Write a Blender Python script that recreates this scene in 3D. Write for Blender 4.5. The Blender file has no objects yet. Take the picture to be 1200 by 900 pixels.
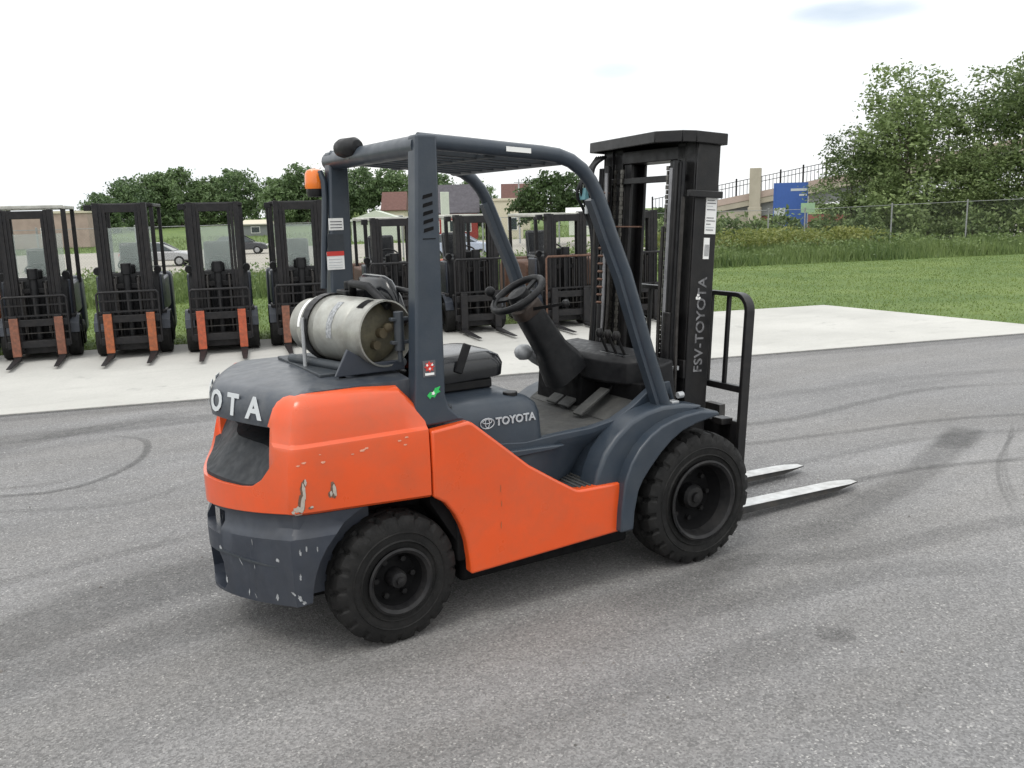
import bpy, bmesh, math, random
import numpy as np
from mathutils import Vector, Matrix
from mathutils.bvhtree import BVHTree

S = bpy.context.scene
COL = S.collection
R = math.radians
random.seed(7)
rng = np.random.default_rng(7)

# ------------------------------------------------------------------ camera
CAM = Vector((-1.381, -3.959, 1.848))
YAW, PITCH, ROLL, FPX = R(59.745), R(-10.996), R(-1.441), 1041.9
cam_data = bpy.data.cameras.new('camera')
cam = bpy.data.objects.new('camera', cam_data)
COL.objects.link(cam)
_f = Vector((math.cos(PITCH)*math.cos(YAW), math.cos(PITCH)*math.sin(YAW), math.sin(PITCH)))
_r0 = Vector((math.sin(YAW), -math.cos(YAW), 0)); _u0 = _r0.cross(_f)
_r = _r0*math.cos(ROLL) + _u0*math.sin(ROLL); _u = -_r0*math.sin(ROLL) + _u0*math.cos(ROLL)
_m = Matrix((_r, _u, -_f)).transposed().to_4x4(); _m.translation = CAM
cam.matrix_world = _m
cam_data.sensor_width = 36.0
cam_data.lens = 36.0*FPX/1200.0
cam_data.clip_start = 0.05
cam_data.clip_end = 3000
S.camera = cam

# ------------------------------------------------------------------ world, sun, exposure
SUN_EL, SUN_AZ = R(58), R(205)      # azimuth measured from +X towards +Y: where the sun stands
W = bpy.data.worlds.new('World'); S.world = W; W.use_nodes = True
wn, wl = W.node_tree.nodes, W.node_tree.links
wn.clear()
w_out = wn.new('ShaderNodeOutputWorld')
sky = wn.new('ShaderNodeTexSky'); sky.sky_type = 'NISHITA'; sky.sun_disc = False
sky.sun_elevation = SUN_EL; sky.sun_rotation = R(90) - SUN_AZ
bg_sky = wn.new('ShaderNodeBackground'); bg_sky.inputs['Strength'].default_value = 0.13
wl.new(sky.outputs[0], bg_sky.inputs['Color'])
bg_cloud = wn.new('ShaderNodeBackground'); bg_cloud.inputs['Strength'].default_value = 1.25
tc = wn.new('ShaderNodeTexCoord')
cn = wn.new('ShaderNodeTexNoise'); cn.inputs['Scale'].default_value = 2.2; cn.inputs['Detail'].default_value = 6
mp = wn.new('ShaderNodeMapping'); mp.inputs['Scale'].default_value = (1, 1, 3.5)
wl.new(tc.outputs['Generated'], mp.inputs['Vector']); wl.new(mp.outputs[0], cn.inputs['Vector'])
cr = wn.new('ShaderNodeValToRGB')
cr.color_ramp.elements[0].position = 0.3; cr.color_ramp.elements[0].color = (0.86, 0.91, 0.96, 1)
cr.color_ramp.elements[1].position = 0.6; cr.color_ramp.elements[1].color = (1.0, 1.0, 0.985, 1)
wl.new(cn.outputs['Fac'], cr.inputs['Fac']); wl.new(cr.outputs[0], bg_cloud.inputs['Color'])
# a few thin gaps in the cloud sheet, blue sky behind
gap_total = None
def world_math(op, a, b=None, c=None):
    n = wn.new('ShaderNodeMath'); n.operation = op
    for i, v in enumerate((a, b, c)):
        if v is None: continue
        if isinstance(v, (int, float)): n.inputs[i].default_value = v
        else: wl.new(v, n.inputs[i])
    return n.outputs[0]
gn = wn.new('ShaderNodeTexNoise'); gn.inputs['Scale'].default_value = 9; gn.inputs['Detail'].default_value = 5
mp2 = wn.new('ShaderNodeMapping'); mp2.inputs['Scale'].default_value = (1, 1, 4)
wl.new(tc.outputs['Generated'], mp2.inputs['Vector']); wl.new(mp2.outputs[0], gn.inputs['Vector'])
for d, wx, wz, amp in (((0.761, 0.623, 0.182), 0.075, 0.014, 0.62), ((0.596, 0.79, 0.143), 0.035, 0.010, 0.34),
                       ((-0.5, 0.8, 0.3), 0.1, 0.03, 0.7), ((0.2, -0.9, 0.3), 0.12, 0.03, 0.6)):
    dv = Vector(d).normalized(); tv = Vector((-dv.y, dv.x, 0)).normalized(); uv = dv.cross(tv)
    def dotn(v):
        n = wn.new('ShaderNodeVectorMath'); n.operation = 'DOT_PRODUCT'
        wl.new(tc.outputs['Generated'], n.inputs[0]); n.inputs[1].default_value = v
        return n.outputs['Value']
    a = world_math('DIVIDE', dotn(tv), wx); b = world_math('DIVIDE', dotn(uv), wz)
    rr = world_math('ADD', world_math('MULTIPLY', a, a), world_math('MULTIPLY', b, b))
    rr = world_math('ADD', rr, world_math('MULTIPLY', world_math('SUBTRACT', gn.outputs['Fac'], 0.5), 2.2))
    front = world_math('GREATER_THAN', dotn(dv), 0.5)
    m = wn.new('ShaderNodeMapRange'); m.interpolation_type = 'SMOOTHSTEP'
    wl.new(rr, m.inputs['Value']); m.inputs['From Min'].default_value = 1.6; m.inputs['From Max'].default_value = -0.6
    m.inputs['To Min'].default_value = 0; m.inputs['To Max'].default_value = amp
    g = world_math('MULTIPLY', m.outputs[0], front)
    gap_total = g if gap_total is None else world_math('MAXIMUM', gap_total, g)
sepz = wn.new('ShaderNodeSeparateXYZ'); wl.new(tc.outputs['Generated'], sepz.inputs[0])
wl.new(world_math('MULTIPLY_ADD', world_math('MAXIMUM', sepz.outputs['Z'], 0.0), 0.95, 1.20), bg_cloud.inputs['Strength'])
mixw = wn.new('ShaderNodeMixShader')
wl.new(gap_total, mixw.inputs[0]); wl.new(bg_cloud.outputs[0], mixw.inputs[1]); wl.new(bg_sky.outputs[0], mixw.inputs[2])
wl.new(mixw.outputs[0], w_out.inputs['Surface'])

sun_d = bpy.data.lights.new('sun', 'SUN'); sun_d.energy = 1.2; sun_d.angle = R(18); sun_d.color = (1.0, 0.96, 0.9)
sun = bpy.data.objects.new('sun', sun_d); COL.objects.link(sun)
_sd = Vector((math.cos(SUN_EL)*math.cos(SUN_AZ), math.cos(SUN_EL)*math.sin(SUN_AZ), math.sin(SUN_EL)))
sun.rotation_euler = _sd.to_track_quat('Z', 'Y').to_euler(); sun.location = (0, 0, 30)

S.view_settings.view_transform = 'Standard'; S.view_settings.look = 'None'
S.view_settings.exposure = -0.08; S.view_settings.gamma = 1
S.render.engine = 'CYCLES'
S.cycles.use_denoising = True
S.cycles.max_bounces = 6; S.cycles.transparent_max_bounces = 12

# ------------------------------------------------------------------ materials
def nt_of(name):
    m = bpy.data.materials.new(name); m.use_nodes = True
    nt = m.node_tree; b = nt.nodes['Principled BSDF']
    return m, nt, b

def node(nt, typ, **kw):
    n = nt.nodes.new(typ)
    for k, v in kw.items():
        if k in n.inputs: n.inputs[k].default_value = v
        else: setattr(n, k, v)
    return n

def mat(name, col, rough=0.5, metal=0.0, var=0.15, scale=8.0, bump=0.0, bscale=120.0, coat=0.0, dirt=None, dirt_amt=0.0, dscale=3.0, spec=0.5):
    """Paint, metal, rubber: base colour broken by two noises, optional dirt film and fine relief."""
    m, nt, b = nt_of(name)
    L = nt.links
    tcn = node(nt, 'ShaderNodeTexCoord')
    n1 = node(nt, 'ShaderNodeTexNoise', Scale=scale, Detail=6.0, Roughness=0.6)
    L.new(tcn.outputs['Object'], n1.inputs['Vector'])
    mr = node(nt, 'ShaderNodeMapRange'); L.new(n1.outputs['Fac'], mr.inputs['Value'])
    mr.inputs['From Min'].default_value = 0.3; mr.inputs['From Max'].default_value = 0.7
    mr.inputs['To Min'].default_value = 1-var; mr.inputs['To Max'].default_value = 1+var
    mul = node(nt, 'ShaderNodeMix', data_type='RGBA', blend_type='MULTIPLY'); mul.inputs['Factor'].default_value = 1
    mul.inputs['A'].default_value = (*col, 1)
    # Mix node has several A/B sockets: address the colour ones by index
    mul.inputs[6].default_value = (*col, 1); L.new(mr.outputs[0], mul.inputs[7])
    out = mul.outputs[2]
    if dirt is not None:
        n2 = node(nt, 'ShaderNodeTexNoise', Scale=dscale, Detail=8.0, Roughness=0.7)
        L.new(tcn.outputs['Object'], n2.inputs['Vector'])
        mr2 = node(nt, 'ShaderNodeMapRange'); L.new(n2.outputs['Fac'], mr2.inputs['Value'])
        mr2.inputs['From Min'].default_value = 0.42; mr2.inputs['From Max'].default_value = 0.75
        mr2.inputs['To Min'].default_value = 0; mr2.inputs['To Max'].default_value = dirt_amt
        mx = node(nt, 'ShaderNodeMix', data_type='RGBA'); L.new(mr2.outputs[0], mx.inputs[0])
        L.new(out, mx.inputs[6]); mx.inputs[7].default_value = (*dirt, 1)
        out = mx.outputs[2]
    L.new(out, b.inputs['Base Color'])
    n3 = node(nt, 'ShaderNodeTexNoise', Scale=scale*2.3, Detail=5.0); L.new(tcn.outputs['Object'], n3.inputs['Vector'])
    mr3 = node(nt, 'ShaderNodeMapRange'); L.new(n3.outputs['Fac'], mr3.inputs['Value'])
    mr3.inputs['From Min'].default_value = 0.3; mr3.inputs['From Max'].default_value = 0.7
    mr3.inputs['To Min'].default_value = max(0.03, rough*0.8); mr3.inputs['To Max'].default_value = min(1, rough*1.25)
    L.new(mr3.outputs[0], b.inputs['Roughness'])
    b.inputs['Metallic'].default_value = metal
    b.inputs['Specular IOR Level'].default_value = spec
    b.inputs['Coat Weight'].default_value = coat
    b.inputs['Coat Roughness'].default_value = 0.15
    if bump > 0:
        n4 = node(nt, 'ShaderNodeTexNoise', Scale=bscale, Detail=4.0); L.new(tcn.outputs['Object'], n4.inputs['Vector'])
        bp = node(nt, 'ShaderNodeBump', Strength=bump, Distance=0.01); L.new(n4.outputs['Fac'], bp.inputs['Height'])
        L.new(bp.outputs[0], b.inputs['Normal'])
    return m

M = {}
M['orange'] = mat('orange_paint', (0.67, 0.080, 0.012), 0.33, var=0.05, scale=2.5, coat=0.3, dirt=(0.33, 0.10, 0.05), dirt_amt=0.42, dscale=4, bump=0.03, bscale=30)
M['grey'] = mat('blue_grey_paint', (0.027, 0.038, 0.053), 0.38, var=0.10, scale=5, dirt=(0.13, 0.13, 0.125), dirt_amt=0.14, dscale=7, bump=0.04, bscale=90)
M['dgrey'] = mat('dusty_grey_paint', (0.026, 0.033, 0.041), 0.55, var=0.12, scale=9, dirt=(0.11, 0.105, 0.10), dirt_amt=0.25, dscale=16, bump=0.02, bscale=80)
M['hood'] = mat('grey_hood_paint', (0.040, 0.048, 0.061), 0.36, var=0.10, scale=6, dirt=(0.17, 0.17, 0.165), dirt_amt=0.34, dscale=14, bump=0.015, bscale=60)
M['black'] = mat('black_steel', (0.007, 0.007, 0.008), 0.38, spec=0.36, var=0.25, scale=10, dirt=(0.07, 0.06, 0.05), dirt_amt=0.16, dscale=12, bump=0.06)
M['blackmatt'] = mat('black_plastic', (0.007, 0.0075, 0.009), 0.5, spec=0.3, var=0.2, scale=14, dirt=(0.08, 0.075, 0.07), dirt_amt=0.12, dscale=14)
M['dark'] = mat('dark_cavity', (0.006, 0.006, 0.0065), 0.8, var=0.2, spec=0.15)  # near black, the shade inside recesses put into the colour
M['greasy'] = mat('greasy_steel', (0.045, 0.042, 0.04), 0.35, metal=0.6, var=0.4, scale=25)
M['chrome'] = mat('bright_steel', (0.62, 0.62, 0.62), 0.2, metal=1.0, var=0.1)
M['rubber'] = mat('tyre_rubber', (0.008, 0.008, 0.008), 0.7, spec=0.28, var=0.25, scale=12, dirt=(0.048, 0.045, 0.042), dirt_amt=0.28, dscale=9, bump=0.25, bscale=160)
M['rim'] = mat('dark_wheel_rim', (0.008, 0.008, 0.009), 0.5, spec=0.3, var=0.25, scale=14, dirt=(0.07, 0.066, 0.06), dirt_amt=0.25, dscale=10)
M['vinyl'] = mat('black_vinyl', (0.009, 0.010, 0.012), 0.16, var=0.15, scale=8, bump=0.05, bscale=200)
M['tank'] = mat('worn_cylinder_paint', (0.36, 0.36, 0.33), 0.36, metal=0.5, var=0.22, scale=7, dirt=(0.10, 0.085, 0.06), dirt_amt=0.6, dscale=5, bump=0.10, bscale=45)
M['brass'] = mat('tarnished_brass', (0.11, 0.09, 0.055), 0.6, metal=0.4, var=0.4)
M['white'] = mat('white_label', (0.78, 0.78, 0.76), 0.5, var=0.05)
M['letter'] = mat('letter_grey', (0.52, 0.545, 0.56), 0.4, var=0.05)
M['faded'] = mat('faded_letter', (0.14, 0.14, 0.145), 0.6, var=0.7, scale=50)
M['print'] = mat('label_print', (0.10, 0.10, 0.11), 0.6, var=0.1)
M['red'] = mat('red_label', (0.55, 0.04, 0.03), 0.5, var=0.1)
M['green'] = mat('green_sticker', (0.03, 0.45, 0.10), 0.45, var=0.2, scale=60)
M['chip'] = mat('bare_filler', (0.48, 0.44, 0.38), 0.65, var=0.3, scale=60, dirt=(0.14, 0.10, 0.07), dirt_amt=0.8, dscale=60)
M['primer'] = mat('rusted_primer', (0.13, 0.075, 0.05), 0.75, var=0.4, scale=70)
M['scuff'] = mat('pale_scuff', (0.28, 0.29, 0.30), 0.7, var=0.5, scale=80)
M['oldscratch'] = mat('worn_orange_scratch', (0.62, 0.30, 0.2), 0.6, var=0.3, scale=60)
M['collar'] = mat('brown_column_cover', (0.04, 0.027, 0.021), 0.6, var=0.3, scale=20)
M['tankend'] = mat('olive_tank_end', (0.10, 0.09, 0.055), 0.6, var=0.3, scale=25, dirt=(0.04, 0.035, 0.03), dirt_amt=0.6, dscale=15)
M['forkside'] = mat('dark_fork_side', (0.03, 0.03, 0.03), 0.55, var=0.3, dirt=(0.12, 0.10, 0.08), dirt_amt=0.5, dscale=12)
M['shroud'] = mat('dusty_dark_shroud', (0.017, 0.02, 0.024), 0.6, var=0.12, scale=9, dirt=(0.06, 0.058, 0.055), dirt_amt=0.25, dscale=16, spec=0.3)
M['fork'] = mat('worn_fork_steel', (0.58, 0.58, 0.57), 0.38, metal=0.55, var=0.18, scale=14, dirt=(0.2, 0.17, 0.14), dirt_amt=0.5, dscale=10)
M['mat'] = mat('rubber_floor_mat', (0.048, 0.049, 0.048), 0.75, var=0.25, scale=15, dirt=(0.13, 0.125, 0.11), dirt_amt=0.45, dscale=8)
M['rust'] = mat('rusty_brown', (0.10, 0.052, 0.034), 0.75, var=0.3, scale=20)
M['oldorange'] = mat('faded_orange_paint', (0.36, 0.10, 0.035), 0.55, var=0.3, scale=14, dirt=(0.10, 0.06, 0.04), dirt_amt=0.8, dscale=20)
M['redorange'] = mat('red_orange_paint', (0.42, 0.085, 0.035), 0.5, var=0.25, scale=14, dirt=(0.12, 0.06, 0.04), dirt_amt=0.7, dscale=20)
M['brown'] = mat('brown_orange_paint', (0.22, 0.085, 0.05), 0.6, var=0.3, scale=14, dirt=(0.07, 0.045, 0.035), dirt_amt=0.8, dscale=20)
M['navy'] = mat('navy_grey_paint', (0.022, 0.028, 0.041), 0.42, var=0.2, dirt=(0.10, 0.10, 0.10), dirt_amt=0.22)
M['soot'] = mat('sooty_black_steel', (0.010, 0.010, 0.0115), 0.5, spec=0.3, var=0.3, scale=12, dirt=(0.06, 0.05, 0.043), dirt_amt=0.25, dscale=16)
M['roofpale'] = mat('pale_guard_paint', (0.42, 0.42, 0.38), 0.6, var=0.2)
M['amber'] = mat('amber_lens', (0.74, 0.17, 0.01), 0.2, var=0.1, coat=0.5)
M['chainmetal'] = mat('worn_chain', (0.12, 0.115, 0.105), 0.35, metal=0.85, var=0.4, scale=40)
M['galvdark'] = mat('dull_pipe', (0.24, 0.24, 0.25), 0.35, metal=0.5, var=0.3)
M['galv'] = mat('galvanised_steel', (0.42, 0.43, 0.44), 0.5, metal=0.5, var=0.2)

def pane_mat(name, col, alpha):
    m, nt, b = nt_of(name)
    b.inputs['Base Color'].default_value = (*col, 1); b.inputs['Roughness'].default_value = 0.25
    b.inputs['Alpha'].default_value = alpha
    return m
M['pane'] = pane_mat('milky_plastic_pane', (0.62, 0.70, 0.66), 0.34)
M['glass'] = mat('tinted_glass', (0.03, 0.04, 0.045), 0.08, var=0.05)

def leaf_mat(name, dark, light, trans=0.35):
    m = bpy.data.materials.new(name); m.use_nodes = True
    nt = m.node_tree; nt.nodes.clear(); L = nt.links
    o = node(nt, 'ShaderNodeOutputMaterial')
    g = node(nt, 'ShaderNodeNewGeometry')
    tcn = node(nt, 'ShaderNodeTexCoord')
    n = node(nt, 'ShaderNodeTexNoise', Scale=0.9, Detail=4.0); L.new(tcn.outputs['Object'], n.inputs['Vector'])
    add = node(nt, 'ShaderNodeMath', operation='MULTIPLY_ADD'); L.new(g.outputs['Random Per Island'], add.inputs[0])
    add.inputs[1].default_value = 0.7; L.new(n.outputs['Fac'], add.inputs[2])
    mr = node(nt, 'ShaderNodeMapRange'); L.new(add.outputs[0], mr.inputs['Value'])
    oi = node(nt, 'ShaderNodeObjectInfo'); n_big = node(nt, 'ShaderNodeTexNoise', Scale=0.22, Detail=4.0); L.new(tcn.outputs['Object'], n_big.inputs['Vector'])
    ad2 = node(nt, 'ShaderNodeMath', operation='MULTIPLY_ADD'); L.new(oi.outputs['Random'], ad2.inputs[0]); ad2.inputs[1].default_value = 0.45; L.new(add.outputs[0], ad2.inputs[2])
    ad3 = node(nt, 'ShaderNodeMath', operation='MULTIPLY_ADD'); L.new(n_big.outputs['Fac'], ad3.inputs[0]); ad3.inputs[1].default_value = 1.1; L.new(ad2.outputs[0], ad3.inputs[2])
    L.new(ad3.outputs[0], mr.inputs['Value'])
    mr.inputs['From Min'].default_value = 0.95; mr.inputs['From Max'].default_value = 2.05
    mx = node(nt, 'ShaderNodeMix', data_type='RGBA'); L.new(mr.outputs[0], mx.inputs[0])
    mx.inputs[6].default_value = (*dark, 1); mx.inputs[7].default_value = (*light, 1)
    d = node(nt, 'ShaderNodeBsdfPrincipled'); d.inputs['Roughness'].default_value = 0.55
    t = node(nt, 'ShaderNodeBsdfTranslucent')
    L.new(mx.outputs[2], d.inputs['Base Color']); L.new(mx.outputs[2], t.inputs['Color'])
    ms = node(nt, 'ShaderNodeMixShader'); ms.inputs[0].default_value = trans
    L.new(d.outputs[0], ms.inputs[1]); L.new(t.outputs[0], ms.inputs[2]); L.new(ms.outputs[0], o.inputs['Surface'])
    return m
M['leaf_poplar'] = leaf_mat('poplar_leaves', (0.045, 0.082, 0.024), (0.27, 0.345, 0.14))
M['leaf_deep'] = leaf_mat('deep_green_leaves', (0.028, 0.055, 0.018), (0.085, 0.14, 0.045))
M['leaf_far'] = leaf_mat('far_green_leaves', (0.055, 0.10, 0.042), (0.17, 0.245, 0.105))
M['leaf_weed'] = leaf_mat('weed_blades', (0.06, 0.105, 0.03), (0.21, 0.275, 0.095))
M['leaf_gold'] = leaf_mat('yellow_green_weed', (0.09, 0.13, 0.03), (0.25, 0.265, 0.075))
M['leaf_lawn'] = leaf_mat('lawn_blades', (0.06, 0.115, 0.022), (0.19, 0.245, 0.06))
M['bark'] = mat('bark', (0.10, 0.085, 0.065), 0.9, var=0.3, scale=6, bump=0.3, bscale=20)

def ground_mat(name, kind):
    m, nt, b = nt_of(name); L = nt.links
    tcn = node(nt, 'ShaderNodeTexCoord')
    def noise(scale, detail=6.0, rough=0.6, stretch=None, dist=0.0):
        n = node(nt, 'ShaderNodeTexNoise', Scale=scale, Detail=detail, Roughness=rough, Distortion=dist)
        if stretch:
            mpn = node(nt, 'ShaderNodeMapping'); mpn.inputs['Rotation'].default_value = (0, 0, stretch[1]); mpn.inputs['Scale'].default_value = stretch[0]
            L.new(tcn.outputs['Object'], mpn.inputs['Vector']); L.new(mpn.outputs[0], n.inputs['Vector'])
        else: L.new(tcn.outputs['Object'], n.inputs['Vector'])
        return n.outputs['Fac']
    def ramp(v, a, b_, c, d):
        r = node(nt, 'ShaderNodeMapRange'); L.new(v, r.inputs['Value'])
        for k, x in zip(('From Min', 'From Max', 'To Min', 'To Max'), (a, b_, c, d)): r.inputs[k].default_value = x
        return r.outputs[0]
    def mul(a, b_):
        n = node(nt, 'ShaderNodeMath', operation='MULTIPLY'); L.new(a, n.inputs[0]); L.new(b_, n.inputs[1]); return n.outputs[0]
    def mixc(f, c1, c2):
        n = node(nt, 'ShaderNodeMix', data_type='RGBA'); L.new(f, n.inputs[0])
        for i, c in ((6, c1), (7, c2)):
            if isinstance(c, tuple): n.inputs[i].default_value = (*c, 1)
            else: L.new(c, n.inputs[i])
        return n.outputs[2]
    def scalec(c, f):
        n = node(nt, 'ShaderNodeMix', data_type='RGBA', blend_type='MULTIPLY'); n.inputs[0].default_value = 1
        if isinstance(c, tuple): n.inputs[6].default_value = (*c, 1)
        else: L.new(c, n.inputs[6])
        L.new(f, n.inputs[7]); return n.outputs[2]
    if kind == 'asphalt':
        big = ramp(noise(0.35, 4, 0.55), 0.32, 0.68, 0.88, 1.12)
        streak = ramp(noise(0.8, 5, 0.6, ((0.35, 2.6, 1), R(14)), 0.6), 0.35, 0.68, 0.90, 1.07)
        streak2 = ramp(noise(0.9, 5, 0.6, ((0.4, 3.2, 1), R(-22)), 0.4), 0.35, 0.68, 0.93, 1.05)
        v1 = node(nt, 'ShaderNodeTexVoronoi', Scale=125.0); L.new(tcn.outputs['Object'], v1.inputs['Vector'])
        sep = node(nt, 'ShaderNodeSeparateColor'); L.new(v1.outputs['Color'], sep.inputs[0])
        sp = ramp(sep.outputs[0], 0, 1, 0.66, 1.34)
        grit = ramp(noise(330, 3, 0.7), 0.3, 0.7, 0.82, 1.18)
        bright = ramp(sep.outputs[1], 0.94, 0.97, 0.0, 1.0)
        f = mul(mul(mul(big, streak), mul(streak2, sp)), grit)
        c = scalec((0.178, 0.176, 0.176), f)
        crk = node(nt, 'ShaderNodeTexVoronoi', Scale=0.33, feature='DISTANCE_TO_EDGE'); wv = node(nt, 'ShaderNodeVectorMath', operation='MULTIPLY_ADD')
        nz = node(nt, 'ShaderNodeTexNoise', Scale=1.3, Detail=8.0, Roughness=0.65); L.new(tcn.outputs['Object'], nz.inputs['Vector']); L.new(nz.outputs['Color'], wv.inputs[0]); wv.inputs[1].default_value = (1.1, 1.1, 0); L.new(tcn.outputs['Object'], wv.inputs[2]); L.new(wv.outputs[0], crk.inputs['Vector'])
        c = scalec(c, ramp(crk.outputs['Distance'], 0.0, 0.0022, 0.72, 1.0))
        oil = mul(ramp(noise(0.9, 5, 0.6), 0.60, 0.74, 0.0, 1.0), ramp(noise(7, 4, 0.6), 0.35, 0.6, 0.0, 0.35)); c = mixc(oil, c, (0.085, 0.083, 0.082))
        c = mixc(mul(bright, ramp(noise(4, 2), 0.3, 0.7, 0.25, 0.85)), c, (0.46, 0.45, 0.43))
        c = mixc(ramp(noise(0.45, 5, 0.6, ((0.5, 1.6, 1), R(10))), 0.4, 0.62, 0.0, 0.4), c, scalec((0.162, 0.152, 0.139), f))
        L.new(c, b.inputs['Base Color']); b.inputs['Roughness'].default_value = 0.82
        bp = node(nt, 'ShaderNodeBump', Strength=0.5, Distance=0.004); L.new(v1.outputs['Distance'], bp.inputs['Height'])
        bp2 = node(nt, 'ShaderNodeBump', Strength=0.3, Distance=0.02); L.new(noise(9, 5), bp2.inputs['Height']); L.new(bp.outputs[0], bp2.inputs['Normal'])
        L.new(bp2.outputs[0], b.inputs['Normal'])
    elif kind == 'concrete':
        big = ramp(noise(0.5, 5, 0.6), 0.3, 0.7, 0.86, 1.10)
        fine = ramp(noise(40, 5, 0.7), 0.3, 0.7, 0.93, 1.07)
        stain = ramp(noise(1.6, 7, 0.65, ((0.5, 1.8, 1), R(15))), 0.55, 0.75, 0.0, 0.35)
        c = scalec((0.435, 0.428, 0.400), mul(big, fine)); c = mixc(stain, c, (0.27, 0.262, 0.245)); c = mixc(mul(ramp(noise(2.4, 4, 0.6), 0.62, 0.72, 0, 1), ramp(noise(11, 4, 0.6), 0.4, 0.6, 0.1, 0.5)), c, (0.16, 0.155, 0.15))
        L.new(c, b.inputs['Base Color']); b.inputs['Roughness'].default_value = 0.85
    elif kind == 'grass':
        n1 = noise(0.5, 6, 0.65); n2 = noise(18, 5, 0.7); n3 = noise(70, 4, 0.7)
        c = mixc(ramp(n1, 0.35, 0.65, 0, 1), (0.075, 0.13, 0.026), (0.13, 0.185, 0.044))
        c = scalec(c, mul(ramp(n2, 0.3, 0.7, 0.6, 1.4), ramp(n3, 0.3, 0.7, 0.55, 1.45)))
        c = mixc(ramp(noise(3.5, 6, 0.7), 0.58, 0.8, 0, 0.5), c, (0.17, 0.165, 0.07))
        L.new(c, b.inputs['Base Color']); b.inputs['Roughness'].default_value = 0.9
        bp = node(nt, 'ShaderNodeBump', Strength=0.8, Distance=0.05); L.new(n2, bp.inputs['Height']); L.new(bp.outputs[0], b.inputs['Normal'])
    elif kind == 'highway':
        c = scalec((0.30, 0.28, 0.24), mul(ramp(noise(0.15, 5, 0.6, ((0.2, 3, 1), R(14))), 0.3, 0.7, 0.88, 1.1), ramp(noise(3, 4), 0.3, 0.7, 0.95, 1.05)))
        L.new(c, b.inputs['Base Color']); b.inputs['Roughness'].default_value = 0.85
    return m
M['asphalt'] = ground_mat('worn_asphalt', 'asphalt')
M['concrete'] = ground_mat('pale_concrete', 'concrete')
M['lawn'] = ground_mat('mown_grass', 'grass')
M['highway'] = ground_mat('pale_highway', 'highway')

def mark_mat():
    m, nt, b = nt_of('dark_smear'); L = nt.links
    at = node(nt, 'ShaderNodeAttribute', attribute_name='fade')
    tcn = node(nt, 'ShaderNodeTexCoord')
    n = node(nt, 'ShaderNodeTexNoise', Scale=14.0, Detail=6.0, Roughness=0.7); L.new(tcn.outputs['Object'], n.inputs['Vector'])
    r = node(nt, 'ShaderNodeMapRange'); L.new(n.outputs['Fac'], r.inputs['Value'])
    r.inputs['From Min'].default_value = 0.3; r.inputs['From Max'].default_value = 0.65; r.inputs['To Min'].default_value = 0.45; r.inputs['To Max'].default_value = 1.0
    mu = node(nt, 'ShaderNodeMath', operation='MULTIPLY'); L.new(at.outputs['Fac'], mu.inputs[0]); L.new(r.outputs[0], mu.inputs[1])
    L.new(mu.outputs[0], b.inputs['Alpha'])
    b.inputs['Base Color'].default_value = (0.04, 0.039, 0.038, 1); b.inputs['Roughness'].default_value = 0.7
    return m
M['mark'] = mark_mat()

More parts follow.
